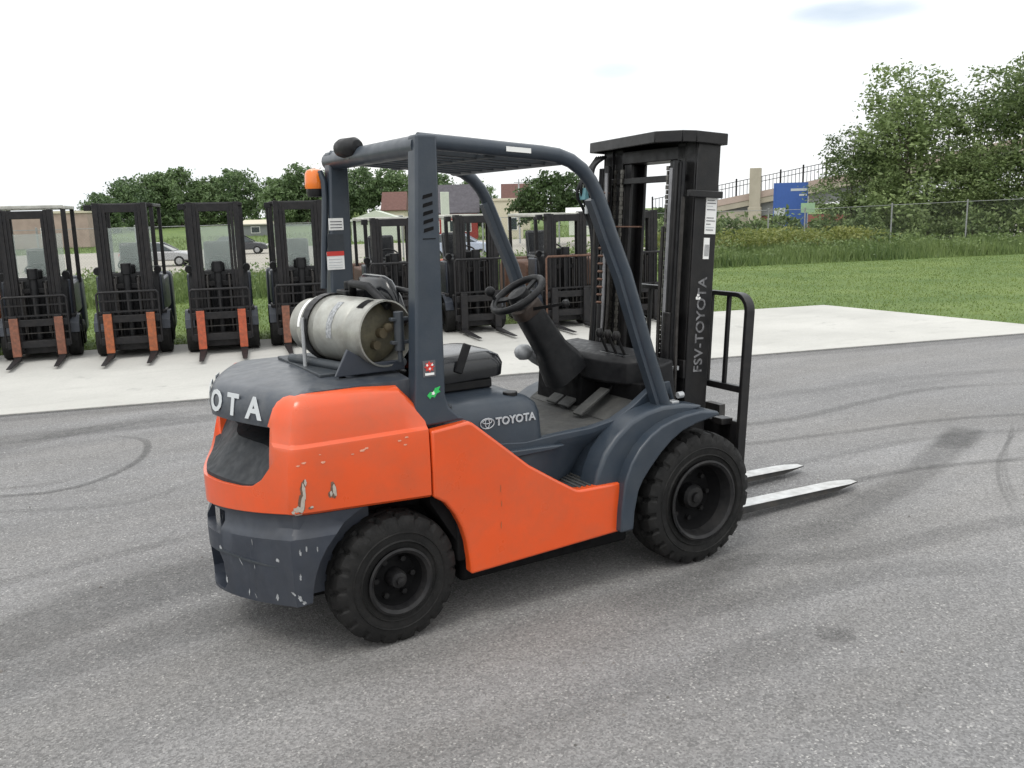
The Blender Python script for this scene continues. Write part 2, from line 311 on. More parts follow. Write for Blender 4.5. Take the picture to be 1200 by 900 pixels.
# ------------------------------------------------------------------ mesh helpers
class MB:
    def __init__(self): self.v, self.f = [], []
    def add(self, vs, fs):
        o = len(self.v); self.v += [tuple(p) for p in vs]; self.f += [tuple(i+o for i in f) for f in fs]; return self
    def box(self, x0, x1, y0, y1, z0, z1):
        vs = [(x, y, z) for z in (z0, z1) for y in (y0, y1) for x in (x0, x1)]
        return self.add(vs, [(0, 2, 3, 1), (4, 5, 7, 6), (0, 1, 5, 4), (2, 6, 7, 3), (0, 4, 6, 2), (1, 3, 7, 5)])
    def bar(self, p0, p1, w, h, up=(0, 0, 1)):
        p0, p1 = Vector(p0), Vector(p1); d = (p1-p0).normalized(); u = Vector(up)
        s = d.cross(u)
        if s.length < 1e-4: s = d.cross(Vector((1, 0, 0)))
        s.normalize(); u = s.cross(d)
        vs = [p + s*(a*w/2) + u*(b*h/2) for p in (p0, p1) for a, b in ((-1, -1), (1, -1), (1, 1), (-1, 1))]
        return self.add(vs, [(3, 2, 1, 0), (4, 5, 6, 7), (0, 1, 5, 4), (1, 2, 6, 5), (2, 3, 7, 6), (3, 0, 4, 7)])
    def prism(self, poly, a, b, axis='y'):
        n = len(poly)
        def P(p, t): return (p[0], t, p[1]) if axis == 'y' else ((t, p[0], p[1]) if axis == 'x' else (p[0], p[1], t))
        vs = [P(p, a) for p in poly] + [P(p, b) for p in poly]
        fs = [tuple(range(n)), tuple(range(2*n-1, n-1, -1))] + [(i, i+n, (i+1) % n+n, (i+1) % n) for i in range(n)]
        return self.add(vs, fs)
    def tube(self, path, r, n=10, caps=True):
        P = [Vector(p) for p in path]; k = len(P)
        rs = r if isinstance(r, (list, tuple)) else [r]*k
        ref = None; rings = []
        for i in range(k):
            d = (P[min(i+1, k-1)] - P[max(i-1, 0)]).normalized()
            if ref is None:
                ref = d.cross(Vector((0, 0, 1)))
                if ref.length < 1e-3: ref = d.cross(Vector((0, 1, 0)))
            ref = (ref - d*ref.dot(d)).normalized(); bi = d.cross(ref)
            rings.append([P[i] + ref*(rs[i]*math.cos(2*math.pi*j/n)) + bi*(rs[i]*math.sin(2*math.pi*j/n)) for j in range(n)])
        return self.loft(rings, caps)
    def hose(self, path, r, n=8, k=6):
        P = [Vector(p) for p in path]; Q = []
        for i in range(len(P)-1):
            p0, p1, p2, p3 = P[max(i-1, 0)], P[i], P[i+1], P[min(i+2, len(P)-1)]
            for q in range(k):
                t = q/k; Q.append(0.5*((2*p1) + (-p0+p2)*t + (2*p0-5*p1+4*p2-p3)*t*t + (-p0+3*p1-3*p2+p3)*t**3))
        return self.tube(Q+[P[-1]], r, n)
    def loft(self, rings, caps=True, closed=True):
        n = len(rings[0]); vs = [p for r_ in rings for p in r_]; fs = []
        m = n if closed else n-1
        for i in range(len(rings)-1):
            for j in range(m):
                a, b_ = i*n+j, i*n+(j+1) % n
                fs.append((a, b_, b_+n, a+n))
        if caps:
            fs.append(tuple(range(n-1, -1, -1))); fs.append(tuple(range((len(rings)-1)*n, len(rings)*n)))
        return self.add(vs, fs)
    def revolve(self, prof, origin, axis, n=32, closed_prof=False):
        """prof: (radius, along-axis) pairs."""
        a = Vector(axis).normalized(); o = Vector(origin)
        s = a.cross(Vector((0, 0, 1)));
        if s.length < 1e-3: s = a.cross(Vector((1, 0, 0)))
        s.normalize(); t = a.cross(s); k = len(prof)
        vs = [o + a*h + (s*math.cos(2*math.pi*j/n) + t*math.sin(2*math.pi*j/n))*r for j in range(n) for r, h in prof]
        fs = []
        for j in range(n):
            j2 = (j+1) % n
            for i in range(k if closed_prof else k-1):
                i2 = (i+1) % k
                fs.append((j*k+i, j2*k+i, j2*k+i2, j*k+i2))
        return self.add(vs, fs)
    def cyl(self, p0, p1, r, n=16, r1=None): return self.tube([p0, p1], [r, r if r1 is None else r1], n)
    def ball(self, c, r, n=12, sc=(1, 1, 1)):
        rings = []
        for i in range(1, n//2):
            th = math.pi*i/(n//2)
            rings.append([(c[0]+r*sc[0]*math.sin(th)*math.cos(2*math.pi*j/n), c[1]+r*sc[1]*math.sin(th)*math.sin(2*math.pi*j/n), c[2]-r*sc[2]*math.cos(th)) for j in range(n)])
        return self.loft(rings)
    def xf(self, mtx):
        self.v = [tuple(mtx @ Vector(p)) for p in self.v]; return self
    def mirrored(self):
        m = MB(); m.v = [(x, -y, z) for x, y, z in self.v]; m.f = [tuple(reversed(f)) for f in self.f]; return m
    def mesh(self, name, material):
        me = bpy.data.meshes.new(name); me.from_pydata(self.v, [], self.f)
        bm = bmesh.new(); bm.from_mesh(me); bmesh.ops.recalc_face_normals(bm, faces=bm.faces); bm.to_mesh(me); bm.free()
        me.materials.append(material); return me
    def build(self, name, material, parent=None, bevel=0.0, smooth=35, seg=2):
        return link(name, self.mesh(name, material), parent, bevel, smooth, seg)

def link(name, me, parent=None, bevel=0.0, smooth=35, seg=2):
    o = bpy.data.objects.new(name, me); COL.objects.link(o)
    if parent is not None: o.parent = parent
    if smooth:
        me.shade_smooth(); me.set_sharp_from_angle(angle=R(smooth))
    if bevel > 0:
        b = o.modifiers.new('bevel', 'BEVEL'); b.width = bevel; b.segments = seg; b.limit_method = 'ANGLE'; b.angle_limit = R(30); b.harden_normals = False
    return o

def thing(name, label, cat, loc=(0, 0, 0), rz=0.0, group=None):
    o = bpy.data.objects.new(name, None); COL.objects.link(o); o.empty_display_size = 0.2
    o.location = loc; o.rotation_euler = (0, 0, rz); return tag(o, label, cat, group)
def tag(o, label, cat, group=None):
    o['label'] = label; o['category'] = cat
    if group: o['group'] = group
    return o
def struct(o): o['kind'] = 'structure'; return o

KIDS = {}
def kids(o): return [c for c in bpy.data.objects if c.parent == o]
def copy_tree(o, parent=None):
    c = o.copy(); COL.objects.link(c)
    if parent is not None: c.parent = parent
    for ch in kids(o): copy_tree(ch, c)
    return c

def boolean(mesh_a, cutters, name, material):
    """mesh minus cutters, worked out once and stored as a plain mesh"""
    oa = bpy.data.objects.new('work', mesh_a); COL.objects.link(oa); tmp = [oa]
    for c in cutters:
        oc = bpy.data.objects.new('cut', c); COL.objects.link(oc); tmp.append(oc)
        md = oa.modifiers.new('b', 'BOOLEAN'); md.operation = 'DIFFERENCE'; md.object = oc; md.solver = 'EXACT'
    dg = bpy.context.evaluated_depsgraph_get()
    me = bpy.data.meshes.new_from_object(oa.evaluated_get(dg)); me.name = name
    for t in tmp: bpy.data.objects.remove(t)
    me.materials.clear(); me.materials.append(material)
    return me

def text_verts(s, size, depth, bold=0.0, spacing=1.0):
    cu = bpy.data.curves.new('lettering', 'FONT'); cu.body = s; cu.size = size; cu.extrude = depth/2; cu.offset = bold
    cu.align_x = 'CENTER'; cu.align_y = 'CENTER'; cu.space_character = spacing; cu.resolution_u = 3
    o = bpy.data.objects.new('lettering', cu); COL.objects.link(o)
    dg = bpy.context.evaluated_depsgraph_get()
    me = bpy.data.meshes.new_from_object(o.evaluated_get(dg))
    vs = [tuple(v.co) for v in me.vertices]; fs = [tuple(p.vertices) for p in me.polygons]
    bpy.data.objects.remove(o); bpy.data.curves.remove(cu); bpy.data.meshes.remove(me)
    return vs, fs
def add_text(mb, s, size, org, ua, va, depth=0.004, bold=0.0, spacing=1.0, xs=1.0):
    vs, fs = text_verts(s, size, depth, bold, spacing)
    org, ua, va = Vector(org), Vector(ua).normalized(), Vector(va).normalized(); na = ua.cross(va)
    mb.add([org + ua*(x*xs) + va*y + na*z for x, y, z in vs], fs); return mb

def islands(mb):
    par = list(range(len(mb.v)))
    def find(a):
        while par[a] != a: par[a] = par[par[a]]; a = par[a]
        return a
    for f in mb.f:
        for q in f[1:]: par[find(q)] = find(f[0])
    out = {}
    for f in mb.f: out.setdefault(find(f[0]), []).append(f)
    res = []
    for fs in out.values():
        ids = sorted({q for f in fs for q in f}); mp__ = {q: i for i, q in enumerate(ids)}
        m = MB(); m.v = [mb.v[q] for q in ids]; m.f = [tuple(mp__[q] for q in f) for f in fs]; res.append(m)
    return res

def quad_cloud(name, verts, faces_n, material, parent=None, kind=None):
    """verts: (N*k,3) array, k verts per face"""
    k = faces_n; n = len(verts)//k
    me = bpy.data.meshes.new(name)
    me.vertices.add(n*k); me.vertices.foreach_set('co', np.ascontiguousarray(verts, dtype=np.float32).ravel())
    me.loops.add(n*k); me.loops.foreach_set('vertex_index', np.arange(n*k, dtype=np.int32))
    me.polygons.add(n); me.polygons.foreach_set('loop_start', np.arange(0, n*k, k, dtype=np.int32))
    me.polygons.foreach_set('loop_total', np.full(n, k, dtype=np.int32))
    me.update(calc_edges=True); me.materials.append(material)
    o = bpy.data.objects.new(name, me); COL.objects.link(o)
    if parent is not None: o.parent = parent
    if kind: o['kind'] = kind
    return o

# ------------------------------------------------------------------ ground, pad, road
def sstep(a, b, x):
    t = np.clip((x-a)/(b-a), 0, 1); return t*t*(3-2*t)
def tcoord(x, y): return y + 0.26*x
def ground_h(x, y):
    t = tcoord(np.asarray(x, float), np.asarray(y, float))
    return -1.0*sstep(26, 40, t) + 2.2*sstep(92, 170, t)
gxs = np.concatenate([np.linspace(-900, -70, 15), np.linspace(-60, 130, 96), np.linspace(140, 1200, 18)])
gys = np.concatenate([np.linspace(-300, -40, 8), np.linspace(-30, 200, 116), np.linspace(215, 1600, 20)])
GX, GY = np.meshgrid(gxs, gys); GZ = ground_h(GX, GY) - 0.012
nv = len(gxs)
gverts = np.stack([GX.ravel(), GY.ravel(), GZ.ravel()], -1)
gfaces = [(j*nv+i, j*nv+i+1, (j+1)*nv+i+1, (j+1)*nv+i) for j in range(len(gys)-1) for i in range(nv-1)]
gm = MB(); gm.v = [tuple(p) for p in gverts]; gm.f = gfaces
struct(gm.build('ground', M['lawn'], smooth=60))

def front_y(x): return 5.962 - 0.2377*(x+1.429)      # front edge of the concrete apron
def back_y(x): return 7.24 - 0.25*(x-11.84)
asp = MB().add([(-60, -60, 0), (60, -60, 0), (60, front_y(60), 0), (-60, front_y(-60), 0)], [(0, 1, 2, 3)])
asphalt = struct(asp.build('asphalt', M['asphalt'], smooth=0))
pad_mb = MB().prism([(-24, front_y(-24)), (11.82, front_y(11.82)), (11.85, back_y(11.85)), (-24, back_y(-24))], -0.1, 0.012, 'z')
pad = struct(pad_mb.build('concrete_apron', M['concrete'], bevel=0.004))

# highway lying lower beyond the weeds
def hwy(t, x): return (x, t - 0.26*x, float(ground_h(x, t-0.26*x)) + 0.02)
hw = MB(); hwx = np.linspace(-90, 130, 45)
for t0, t1 in ((45, 60), (60, 88)):
    pass
vs = [hwy(t, x) for t in (42, 50, 60, 70, 80, 88) for x in hwx]; n_ = len(hwx)
hw.add(vs, [(j*n_+i, j*n_+i+1, (j+1)*n_+i+1, (j+1)*n_+i) for j in range(5) for i in range(n_-1)])
struct(hw.build('highway', M['highway'], smooth=0))
ml = MB()
for t, w in ((50.5, .15), (87, .15)):
    v2 = [(p[0], p[1], p[2]+.006) for tt in (t, t+w) for p in [hwy(tt, x) for x in hwx]]
    ml.add(v2, [(i, i+1, n_+i+1, n_+i) for i in range(n_-1)])
lm = struct(ml.build('lane_line', M['white'], smooth=0))

# tyre marks, stains and broad dark bands on the asphalt
def ribbon(mb, fades, pts, w, amp, taper=True, z=0.004):
    P = [Vector((p[0], p[1], 0)) for p in pts]
    # resample with Catmull-Rom
    Q = []
    for i in range(len(P)-1):
        p0, p1, p2, p3 = P[max(i-1, 0)], P[i], P[i+1], P[min(i+2, len(P)-1)]
        for k in range(8):
            t = k/8
            Q.append(0.5*((2*p1) + (-p0+p2)*t + (2*p0-5*p1+4*p2-p3)*t*t + (-p0+3*p1-3*p2+p3)*t**3))
    Q.append(P[-1]); n = len(Q); rows = []
    for i, q in enumerate(Q):
        d = (Q[min(i+1, n-1)]-Q[max(i-1, 0)]).normalized(); s = Vector((-d.y, d.x, 0))
        e = min(1, i/(n*0.2), (n-1-i)/(n*0.2)) if taper else 1
        for k, a in ((-1, 0), (-.55, 1), (.55, 1), (1, 0)):
            rows.append(q + s*(k*w/2) + Vector((0, 0, z))); fades.append(a*amp*e*.72)
    mb.add(rows, [(i*4+k, i*4+k+1, i*4+k+5, i*4+k+4) for i in range(n-1) for k in range(3)])
mk, fades = MB(), []
MARKS = []  # filled below: (points, width, strength)
def circ(cx, cy, r, a0, a1, n=12): return [(cx+r*math.cos(R(a0+(a1-a0)*i/n)), cy+r*math.sin(R(a0+(a1-a0)*i/n))) for i in range(n+1)]
MARKS += [
 ([(-2.6, 3.05), (-1.6, 2.95), (-0.75, 3.15), (-0.35, 3.6), (-0.45, 4.1), (-1.0, 4.4)], 0.13, 0.42),
 ([(-2.2, 1.3), (-1.0, 1.35), (0.3, 1.75), (1.5, 1.9)], 0.2, 0.22),
 ([(-3.0, -0.2), (-1.4, 0.35), (-0.1, 0.75), (1.0, 0.8)], 0.55, 0.30),
 ([(-3.0, 0.5), (-1.5, 0.65), (0.0, 0.1)], 0.4, 0.25),
 ([(-2.5, 5.0), (0.0, 4.4), (2.0, 4.2)], 0.35, 0.2),
 ([(-1.2, 4.85), (0.5, 4.65)], 0.5, 0.25),
]
MARKS = [
 ([(-2.3, 3.3), (-1.48, 2.93), (-1.17, 2.83), (-0.89, 2.92), (-0.59, 3.24), (-0.42, 3.64), (-0.4, 4.07), (-0.67, 4.45)], 0.075, 0.50),
 ([(-2.3, 3.55), (-1.5, 3.15), (-1.15, 3.05), (-0.95, 3.15)], 0.10, 0.18),
 ([(-2.2, 2.9), (-1.49, 2.54), (-0.75, 2.24), (-0.19, 2.55)], 0.10, 0.16),
 ([(-2.8, 0.0), (-1.52, 0.42), (-0.95, 0.66), (-0.11, 0.74), (0.9, 0.8)], 0.62, 0.38),  # wide dark band from the lower left to beneath the truck
 ([(-2.6, -0.35), (-1.53, 0.0), (-0.85, 0.12), (0.3, 0.2)], 0.38, 0.26),
 ([(-2.4, 1.0), (-1.4, 1.2), (-0.4, 1.35)], 0.14, 0.22),
 ([(-2.5, 4.9), (-1.2, 4.75), (0.5, 4.55), (2.0, 4.3)], 0.45, 0.28),
 ([(-1.9, 4.2), (-0.9, 4.7), (0.2, 4.9)], 0.35, 0.22),
 ([(3.2, 1.7), (3.89, 1.49), (4.61, 1.35), (5.68, 1.43), (6.71, 1.42), (7.9, 0.9)], 0.14, 0.30),
 ([(3.0, 1.15), (3.66, 0.96), (4.44, 0.79), (5.48, 0.59), (6.25, 0.3), (7.2, -0.2)], 0.10, 0.32),
 ([(2.7, -0.10), (3.11, -0.11), (3.65, -0.15), (4.19, -0.23), (4.91, -0.48), (5.6, -0.8)], 0.09, 0.40),
 ([(2.8, 0.35), (4.0, 0.35), (5.2, 0.2), (6.5, -0.4)], 0.12, 0.18),
 ([(5.32, 0.24), (5.03, 0.13), (4.45, -0.1), (3.88, -0.31), (2.99, -0.54), (2.27, -0.73)], 0.30, 0.30),
 ([(5.46, 0.30), (5.25, 0.20), (5.0, 0.10), (4.70, -0.02)], 0.34, 0.46),
 ([(5.9, 0.2), (5.49, -0.04), (4.73, -0.4), (4.17, -0.75), (3.7, -1.13)], 0.035, 0.34),
 ([(5.8, 0.05), (5.30, -0.14), (4.66, -0.49), (4.21, -0.79), (3.85, -1.07)], 0.03, 0.24),
 ([(5.75, 0.1), (5.38, -0.08), (4.70, -0.44), (4.19, -0.77), (3.78, -1.1)], 0.02, 0.22),
 ([(1.5, -0.75), (1.83, -0.72), (2.43, -0.99), (3.67, -1.19), (4.5, -1.6)], 0.22, 0.24),
 ([(1.0, -0.95), (1.66, -1.12), (2.42, -1.26), (3.0, -1.58)], 0.25, 0.20),
 ([(0.9, -0.85), (1.6, -0.8), (2.2, -0.62), (3.0, -0.7)], 0.3, 0.26),
 ([(-1.3, -1.3), (-0.05, -1.37), (0.85, -1.45), (1.71, -1.58)], 0.3, 0.10),
 ([(1.55, -1.5), (1.68, -1.62)], 0.14, 0.38),
 ([(2.4, 2.6), (4.5, 2.2), (7.0, 1.9), (9.0, 1.2)], 0.25, 0.16),
]
for i_, (pts_, w_, a_) in enumerate(MARKS): ribbon(mk, fades, pts_, w_, a_, z=0.004 + 0.0004*i_)
ribbon(mk, fades, [(x, front_y(x)-.03) for x in (-6, -4, -2, 0, 2, 4, 6, 8, 10, 13)], .16, .55, False, z=.0035)
ribbon(mk, fades, [(x, front_y(x)-.16) for x in (-6, -4, -2, 0, 2, 4, 6, 8, 10, 13)], .45, .25, False, z=.0032)
mo = mk.build('ground_marks', M['mark'], asphalt, smooth=0); mo['kind'] = 'stuff'
ca = mo.data.attributes.new('fade', 'FLOAT', 'POINT'); ca.data.foreach_set('value', np.array(fades, dtype=np.float32))

gt = MB()
for _ in range(420):
    gx_, gy_ = rng.uniform(-2.5, 8), rng.uniform(-2.6, 5.6)
    if gy_ > front_y(gx_)-.05 or (-.8 < gx_ < 2.4 and -.8 < gy_ < .8): continue
    q_ = rng.uniform(.003, .010)*(1.6 if rng.random() < .06 else 1)
    a_ = rng.uniform(0, 6.28); cs_, sn_ = math.cos(a_)*q_, math.sin(a_)*q_
    gt.add([(gx_+cs_, gy_+sn_, .0), (gx_-sn_, gy_+cs_*.8, .0), (gx_-cs_*.9, gy_-sn_, .0), (gx_+sn_*.7, gy_-cs_, .0), (gx_+cs_*.2, gy_+sn_*.2, q_*.9)], [(0, 1, 4), (1, 2, 4), (2, 3, 4), (3, 0, 4)])
M['grit'] = mat('loose_grit', (0.16, 0.15, 0.14), 0.9, var=0.6, scale=3)
go_ = gt.build('gravel', M['grit'], None, 0, 0); go_['kind'] = 'stuff'

# ================================================================== THE FORKLIFT IN FRONT
fl = thing('forklift', 'big clean orange and grey forklift parked alone on the asphalt, tank on its back', 'forklift')

# ---- counterweight
def plan(hw, xr, xf=0.163, n=16, bulge=0.215, pw=1.45):
    """U-shaped outline: right front corner, along the side, round the rear, left front corner."""
    def cx(a): return xr + bulge*(a/hw)**pw
    yc = hw-0.035; xs_ = cx(yc); pts = [(xf, -hw), (0.12, -hw), (0.06, -hw), (-0.1, -hw)]
    pts += [(xs_+0.10, -hw), (xs_+0.06, -hw+.001), (xs_+0.025, -hw+.007), (xs_+.005, -hw+.02)]
    half = [(cx(yc*(1-i/n)), -yc*(1-i/n)) for i in range(n+1)]
    pts += half
    full = pts + [(x, -y) for x, y in reversed(pts[:-1])]
    return full
def bottom_z(x):
    if x < -0.44: return 0.671 + (x+0.44)/(-0.655+0.44)*(0.606-0.671)
    return 0.671 + (x+0.44)/(0.163+0.44)*(0.642-0.671)
cwr = []
for k, (z, hw_, xr) in enumerate(((.655, .585, -.640), (.668, .600, -.654), (.75, .603, -.655), (.85, .601, -.648), (.930, .598, -.640), (.945, .596, -.637), (.957, .580, -.628),
                      (1.03, .572, -.612), (1.09, .562, -.600), (1.122, .548, -.585), (1.140, .530, -.568), (1.147, .505, -.54))):
    ring = []
    for x, y in plan(hw_, xr):
        zz = z
        if k < 2: zz = bottom_z(x) + (z-.655)
        if z > .96:
            lim = 1.147 - (max(0, x-.02)/.143)**2*.16
            zz = min(z, .96 + (z-.96)*(lim-.96)/(1.147-.96))
        ring.append((x, y, zz))
    cwr.append(ring)
cw_mb = MB().loft(cwr)
LV = ((.742, .16, -.50), (.750, .30, -.495), (.764, .38, -.49), (.80, .435, -.485), (.85, .475, -.48), (.90, .51, -.478), (.96, .57, -.472), (1.0, .63, -.468), (1.05, .64, -.460), (1.09, .64, -.447), (1.115, .64, -.430), (1.132, .64, -.408), (1.145, .64, -.375), (1.160, .64, -.32), (1.3, .64, -.32))
cut = MB().loft([[(-1, -w_, z), (xf_, -w_, z), (xf_, w_, z), (-1, w_, z)] for z, w_, xf_ in LV])
cwm = boolean(cw_mb.mesh('counterweight', M['orange']), [cut.mesh('c', M['orange']), MB().loft([[(-.60, -w_, z), (-.28, -w_, z), (-.28, w_, z), (-.60, w_, z)] for z, w_ in ((.760, .33), (.775, .375), (.80, .41), (.84, .432), (.90, .437), (1.01, .437))]).mesh('c', M['orange'])], 'counterweight', M['orange'])
counterweight = link('counterweight', cwm, fl, bevel=0.009, smooth=40)

# grey lower half of the counterweight with its wheel arches and tow pocket
lwr = []
for k, (z, hw_, xr) in enumerate(((.25, .575, -.63), (.262, .590, -.648), (.36, .596, -.656), (.56, .599, -.659), (.575, .590, -.650), (.595, .580, -.636), (.652, .578, -.632))):
    ring = []
    for x, y in plan(hw_, xr, xf=-0.08, n=14):
        zz = z
        if k < 2: zz = z + 0.03 + (min(x, -.40)+.40)*.30
        if k >= 3: zz = bottom_z(x) - .004 - (.652-z)
        ring.append((min(x, -0.08) if x > -0.08 else x, y, zz))
    lwr.append(ring)
for ring in lwr:      # front points collapse onto x = -0.08
    for i, p in enumerate(ring):
        if p[0] >= -0.1: ring[i] = (-0.08 - 0.001*(i % 4 if i < 8 else (len(ring)-1-i) % 4), p[1], p[2])
low = MB().loft(lwr)
arch = MB().revolve([(0.0001, 0), (.385, 0), (.385, .23), (.0001, .23)], (0, -.70, .294), (0, 1, 0), 40)
arch2 = arch.mirrored()
tow = MB().box(-.9, -.56, -.13, .13, .50, .60)
step_cut = MB().prism([(-.13, .265), (-.10, .235), (.10, .235), (.13, .265), (.13, .37), (.10, .41), (-.10, .41), (-.13, .37)], -.9, -.56, 'x')
lowm = boolean(low.mesh('l', M['grey']), [c.mesh('c', M['grey']) for c in (arch, arch2, tow, step_cut)], 'lower_counterweight', M['navy'])
lower_cw = link('lower_counterweight', lowm, fl, bevel=0.006, smooth=40)
tp = MB().cyl((-.605, 0, .44), (-.605, 0, .66), .018, 14).ball((-.605, 0, .668), .03, 12, (1, 1, .5))
tp.build('tow_pin', M['chrome'], lower_cw)
gv = MB()
for a, b_ in (((-.648, -.10, .425), (-.56, -.35, .43)), ((-.56, -.35, .43), (-.49, -.49, .437))):
    gv.bar(a, b_, .012, .008)
gv.build('seam_strip', M['dgrey'], lower_cw)

# hood over the engine, its overhanging rear lip carries raised letters
hr = []
for z, hw_, xr in ((1.000, .560, -.585), (1.006, .567, -.596), (1.05, .566, -.602), (1.095, .558, -.595), (1.122, .548, -.582), (1.140, .532, -.566), (1.151, .505, -.538), (1.164, .36, -.42), (1.171, .2, -.25)):
    ring = []
    for x, y in plan(hw_, xr, xf=.135, n=14, bulge=.215):
        lim = .50 if x > -.40 else .60
        ring.append((x, max(-lim, min(lim, y)), z))
    hr.append(ring)
hood = MB().loft(hr).build('hood', M['hood'], fl, bevel=0.006, smooth=50)
hood_x = lambda y, xr=-.600, hw_=.562: xr + .215*(abs(y)/hw_)**1.45
for ch_, y in zip('TOYOTA', (.335, .20, .068, -.068, -.20, -.335)):
    vs_, fs_ = text_verts(ch_, .125, .004, .004)
    pts_ = []
    for u, w_, d_ in vs_:        # every letter follows the curved lip
        yy = y - u
        pts_.append((hood_x(yy) + w_*.155 - .001 - max(0, d_), yy, 1.074 + w_))
    MB().add(pts_, fs_).build('letter', M['letter'], hood, smooth=0)

# rear opening: sloping shroud, louvres, dark depth
def zlow(y):
    for (z0, w0, _), (z1, w1, _) in zip(LV, LV[1:]):
        if w0 <= abs(y) <= w1: return z0 + (z1-z0)*(abs(y)-w0)/(w1-w0)
    return LV[0][0]
gs_ = MB(); rows_ = []
for k in range(25):
    y = -.43 + .86*k/24; xc = -.655 + .215*(abs(y)/.603)**1.45 + .012
    rows_.append([(xc, y, zlow(y)-.02), (xc+.004, y, max(zlow(y), .752)+.006), (xc+.03, y, max(zlow(y), .752)+.018), (min(-.44, xc+.15), y, .895), (-.31, y, .905), (-.31, y, .70)])
gs_.loft(rows_)
gr = gs_.build('exhaust_shroud', M['shroud'], fl)
gb = MB().box(-.300, -.285, -.434, .434, .79, 1.008).build('radiator_grille', M['dark'], fl)
for i in range(6):
    z = .895 + i*.02
    MB().bar((-.315, -.42, z), (-.315, .42, z), .02, .004, (0.5, 0, 1)).build('louvre', M['dark'], gb)

# paint chips and scuffs lie on the surfaces they belong to
def patch_on(me, centre, axis, size, seed, name, material, parent, aspect=1.0, rot=0.0, sub=9, lift=0.0018, rag=(.55, .6)):
    """an irregular flake laid onto a mesh by casting rays along axis (-Y side: axis=+Y, rear: axis=+X)"""
    bm = bmesh.new(); bm.from_mesh(me); bvh = BVHTree.FromBMesh(bm); bm.free()
    rr = random.Random(seed); pts = []
    n = 16
    for i in range(n):
        a = 2*math.pi*i/n; q = size*(rag[0] + rag[1]*rr.random())
        u, w = q*math.cos(a)*aspect, q*math.sin(a)
        u, w = u*math.cos(rot)-w*math.sin(rot), u*math.sin(rot)+w*math.cos(rot); pts.append((u, w))
    vs = []
    for u, w in [(0, 0)] + pts:
        if axis == 'y': o_, d_ = Vector((centre[0]+u, -1.2, centre[1]+w)), Vector((0, 1, 0))
        else: o_, d_ = Vector((-1.4, centre[0]+u, centre[1]+w)), Vector((1, 0, 0))
        hit = bvh.ray_cast(o_, d_)
        if hit[0] is None: return None
        vs.append(hit[0] + hit[1]*lift)
    mb = MB().add(vs, [(0, 1+i, 1+(i+1) % n) for i in range(n)])
    return mb.build(name, material, parent, smooth=0)
P_ = lambda *a, **k: patch_on(cwm, *a, **k)
for c, sz, sd, asp_, rt in (((-.398, .770), .042, 3, .20, .05), ((-.406, .722), .046, 4, .24, -.1), ((-.425, .690), .026, 8, 1.0, 0), ((-.39, .805), .018, 12, .35, 0),
                        ((-.273, .755), .036, 5, .28, .1), ((-.288, .742), .014, 6, .5, 0), ((-.37, .70), .006, 14, 1.5, 0)):
    P_(c, 'y', sz, sd, 'paint_chip', M['primer'], counterweight, aspect=asp_*1.2, rot=rt, lift=.0012, rag=(.85, .3))
    P_((c[0]+.004, c[1]+.003), 'y', sz*.84, sd+40, 'paint_chip', M['chip'], counterweight, aspect=asp_, rot=rt, lift=.0022, rag=(.75, .35))
for i in range(10):
    rr = random.Random(50+i); x = -.43 + .5*rr.random()
    P_((x, .905 + .03*x/.5 + .012*rr.gauss(0, 1)), 'y', .0022 + .0035*rr.random(), 60+i, 'paint_scratch', M['oldscratch'], counterweight, aspect=2.4)
for c, sz, sd, asp_, rt in (((-.355, .52), .02, 21, .25, 0), ((-.425, .52), .022, 22, .3, .1), ((-.40, .53), .024, 23, .22, 0), ((-.43, .415), .022, 24, .3, 0), ((-.435, .32), .024, 25, .4, .3), ((-.42, .30), .012, 26, 1, 0), ((-.455, .34), .012, 33, .5, .6)):
    patch_on(lowm, c, 'y', sz*.7, sd, 'scuff_mark', M['scuff'], lower_cw, aspect=asp_, rot=rt)
for c, sz, sd, asp_, rt in (((-.36, .52), .022, 27, .15, 0), ((-.27, .41), .045, 28, .12, -.7), ((-.36, .41), .016, 29, .2, 0), ((-.30, .28), .03, 30, .2, .3), ((-.34, .272), .02, 31, .25, -.4),
                        ((-.47, .30), .025, 32, .6, .4), ((-.12, .43), .02, 34, 1.2, 0), ((-.13, .29), .03, 35, .8, .6), ((-.05, .52), .014, 36, 1, 0), ((-.50, .47), .012, 37, 1.6, 0)):
    patch_on(lowm, c, 'x', sz*.7, sd, 'scuff_mark', M['scuff'], lower_cw, aspect=asp_*.9, rot=rt)

# ---- chassis and side panels
ch = MB().box(-.30, 1.95, -.33, .33, .24, .60).box(.30, 1.24, -.56, .56, .30, .50).box(-.10, .20, -.40, .40, .55, .95)
ch.build('chassis', M['dark'], fl, bevel=.01)
MB().box(.34, 1.30, -.50, .50, .17, .32).box(-.36, .36, -.30, .30, .18, .30).box(1.28, 1.98, -.36, .36, .17, .40).build('underside_light_block', M['dark'], fl, .02)  # added boxes that block light from reaching the ground below the truck
MB().cyl((0, -.45, .294), (0, .45, .294), .06, 12).build('rear_axle', M['black'], fl)
MB().cyl((1.69, -.45, .353), (1.69, .45, .353), .09, 12).build('front_axle', M['black'], fl)
sp_poly = [(.172, .936), (.352, .952), (.372, .945), (.50, .838), (.658, .704), (.80, .612), (.905, .547), (.925, .538), (.945, .534), (1.178, .529), (1.178, .277), (.340, .247), (.338, .30), (.332, .343), (.325, .40), (.302, .48), (.27, .545), (.225, .606), (.172, .640)]
pnl = MB().prism(sp_poly, -.605, -.545)
sidep = pnl.build('side_panel', M['orange'], fl, bevel=.012, seg=3)
pnl.mirrored().build('side_panel', M['orange'], fl, bevel=.012, seg=3)
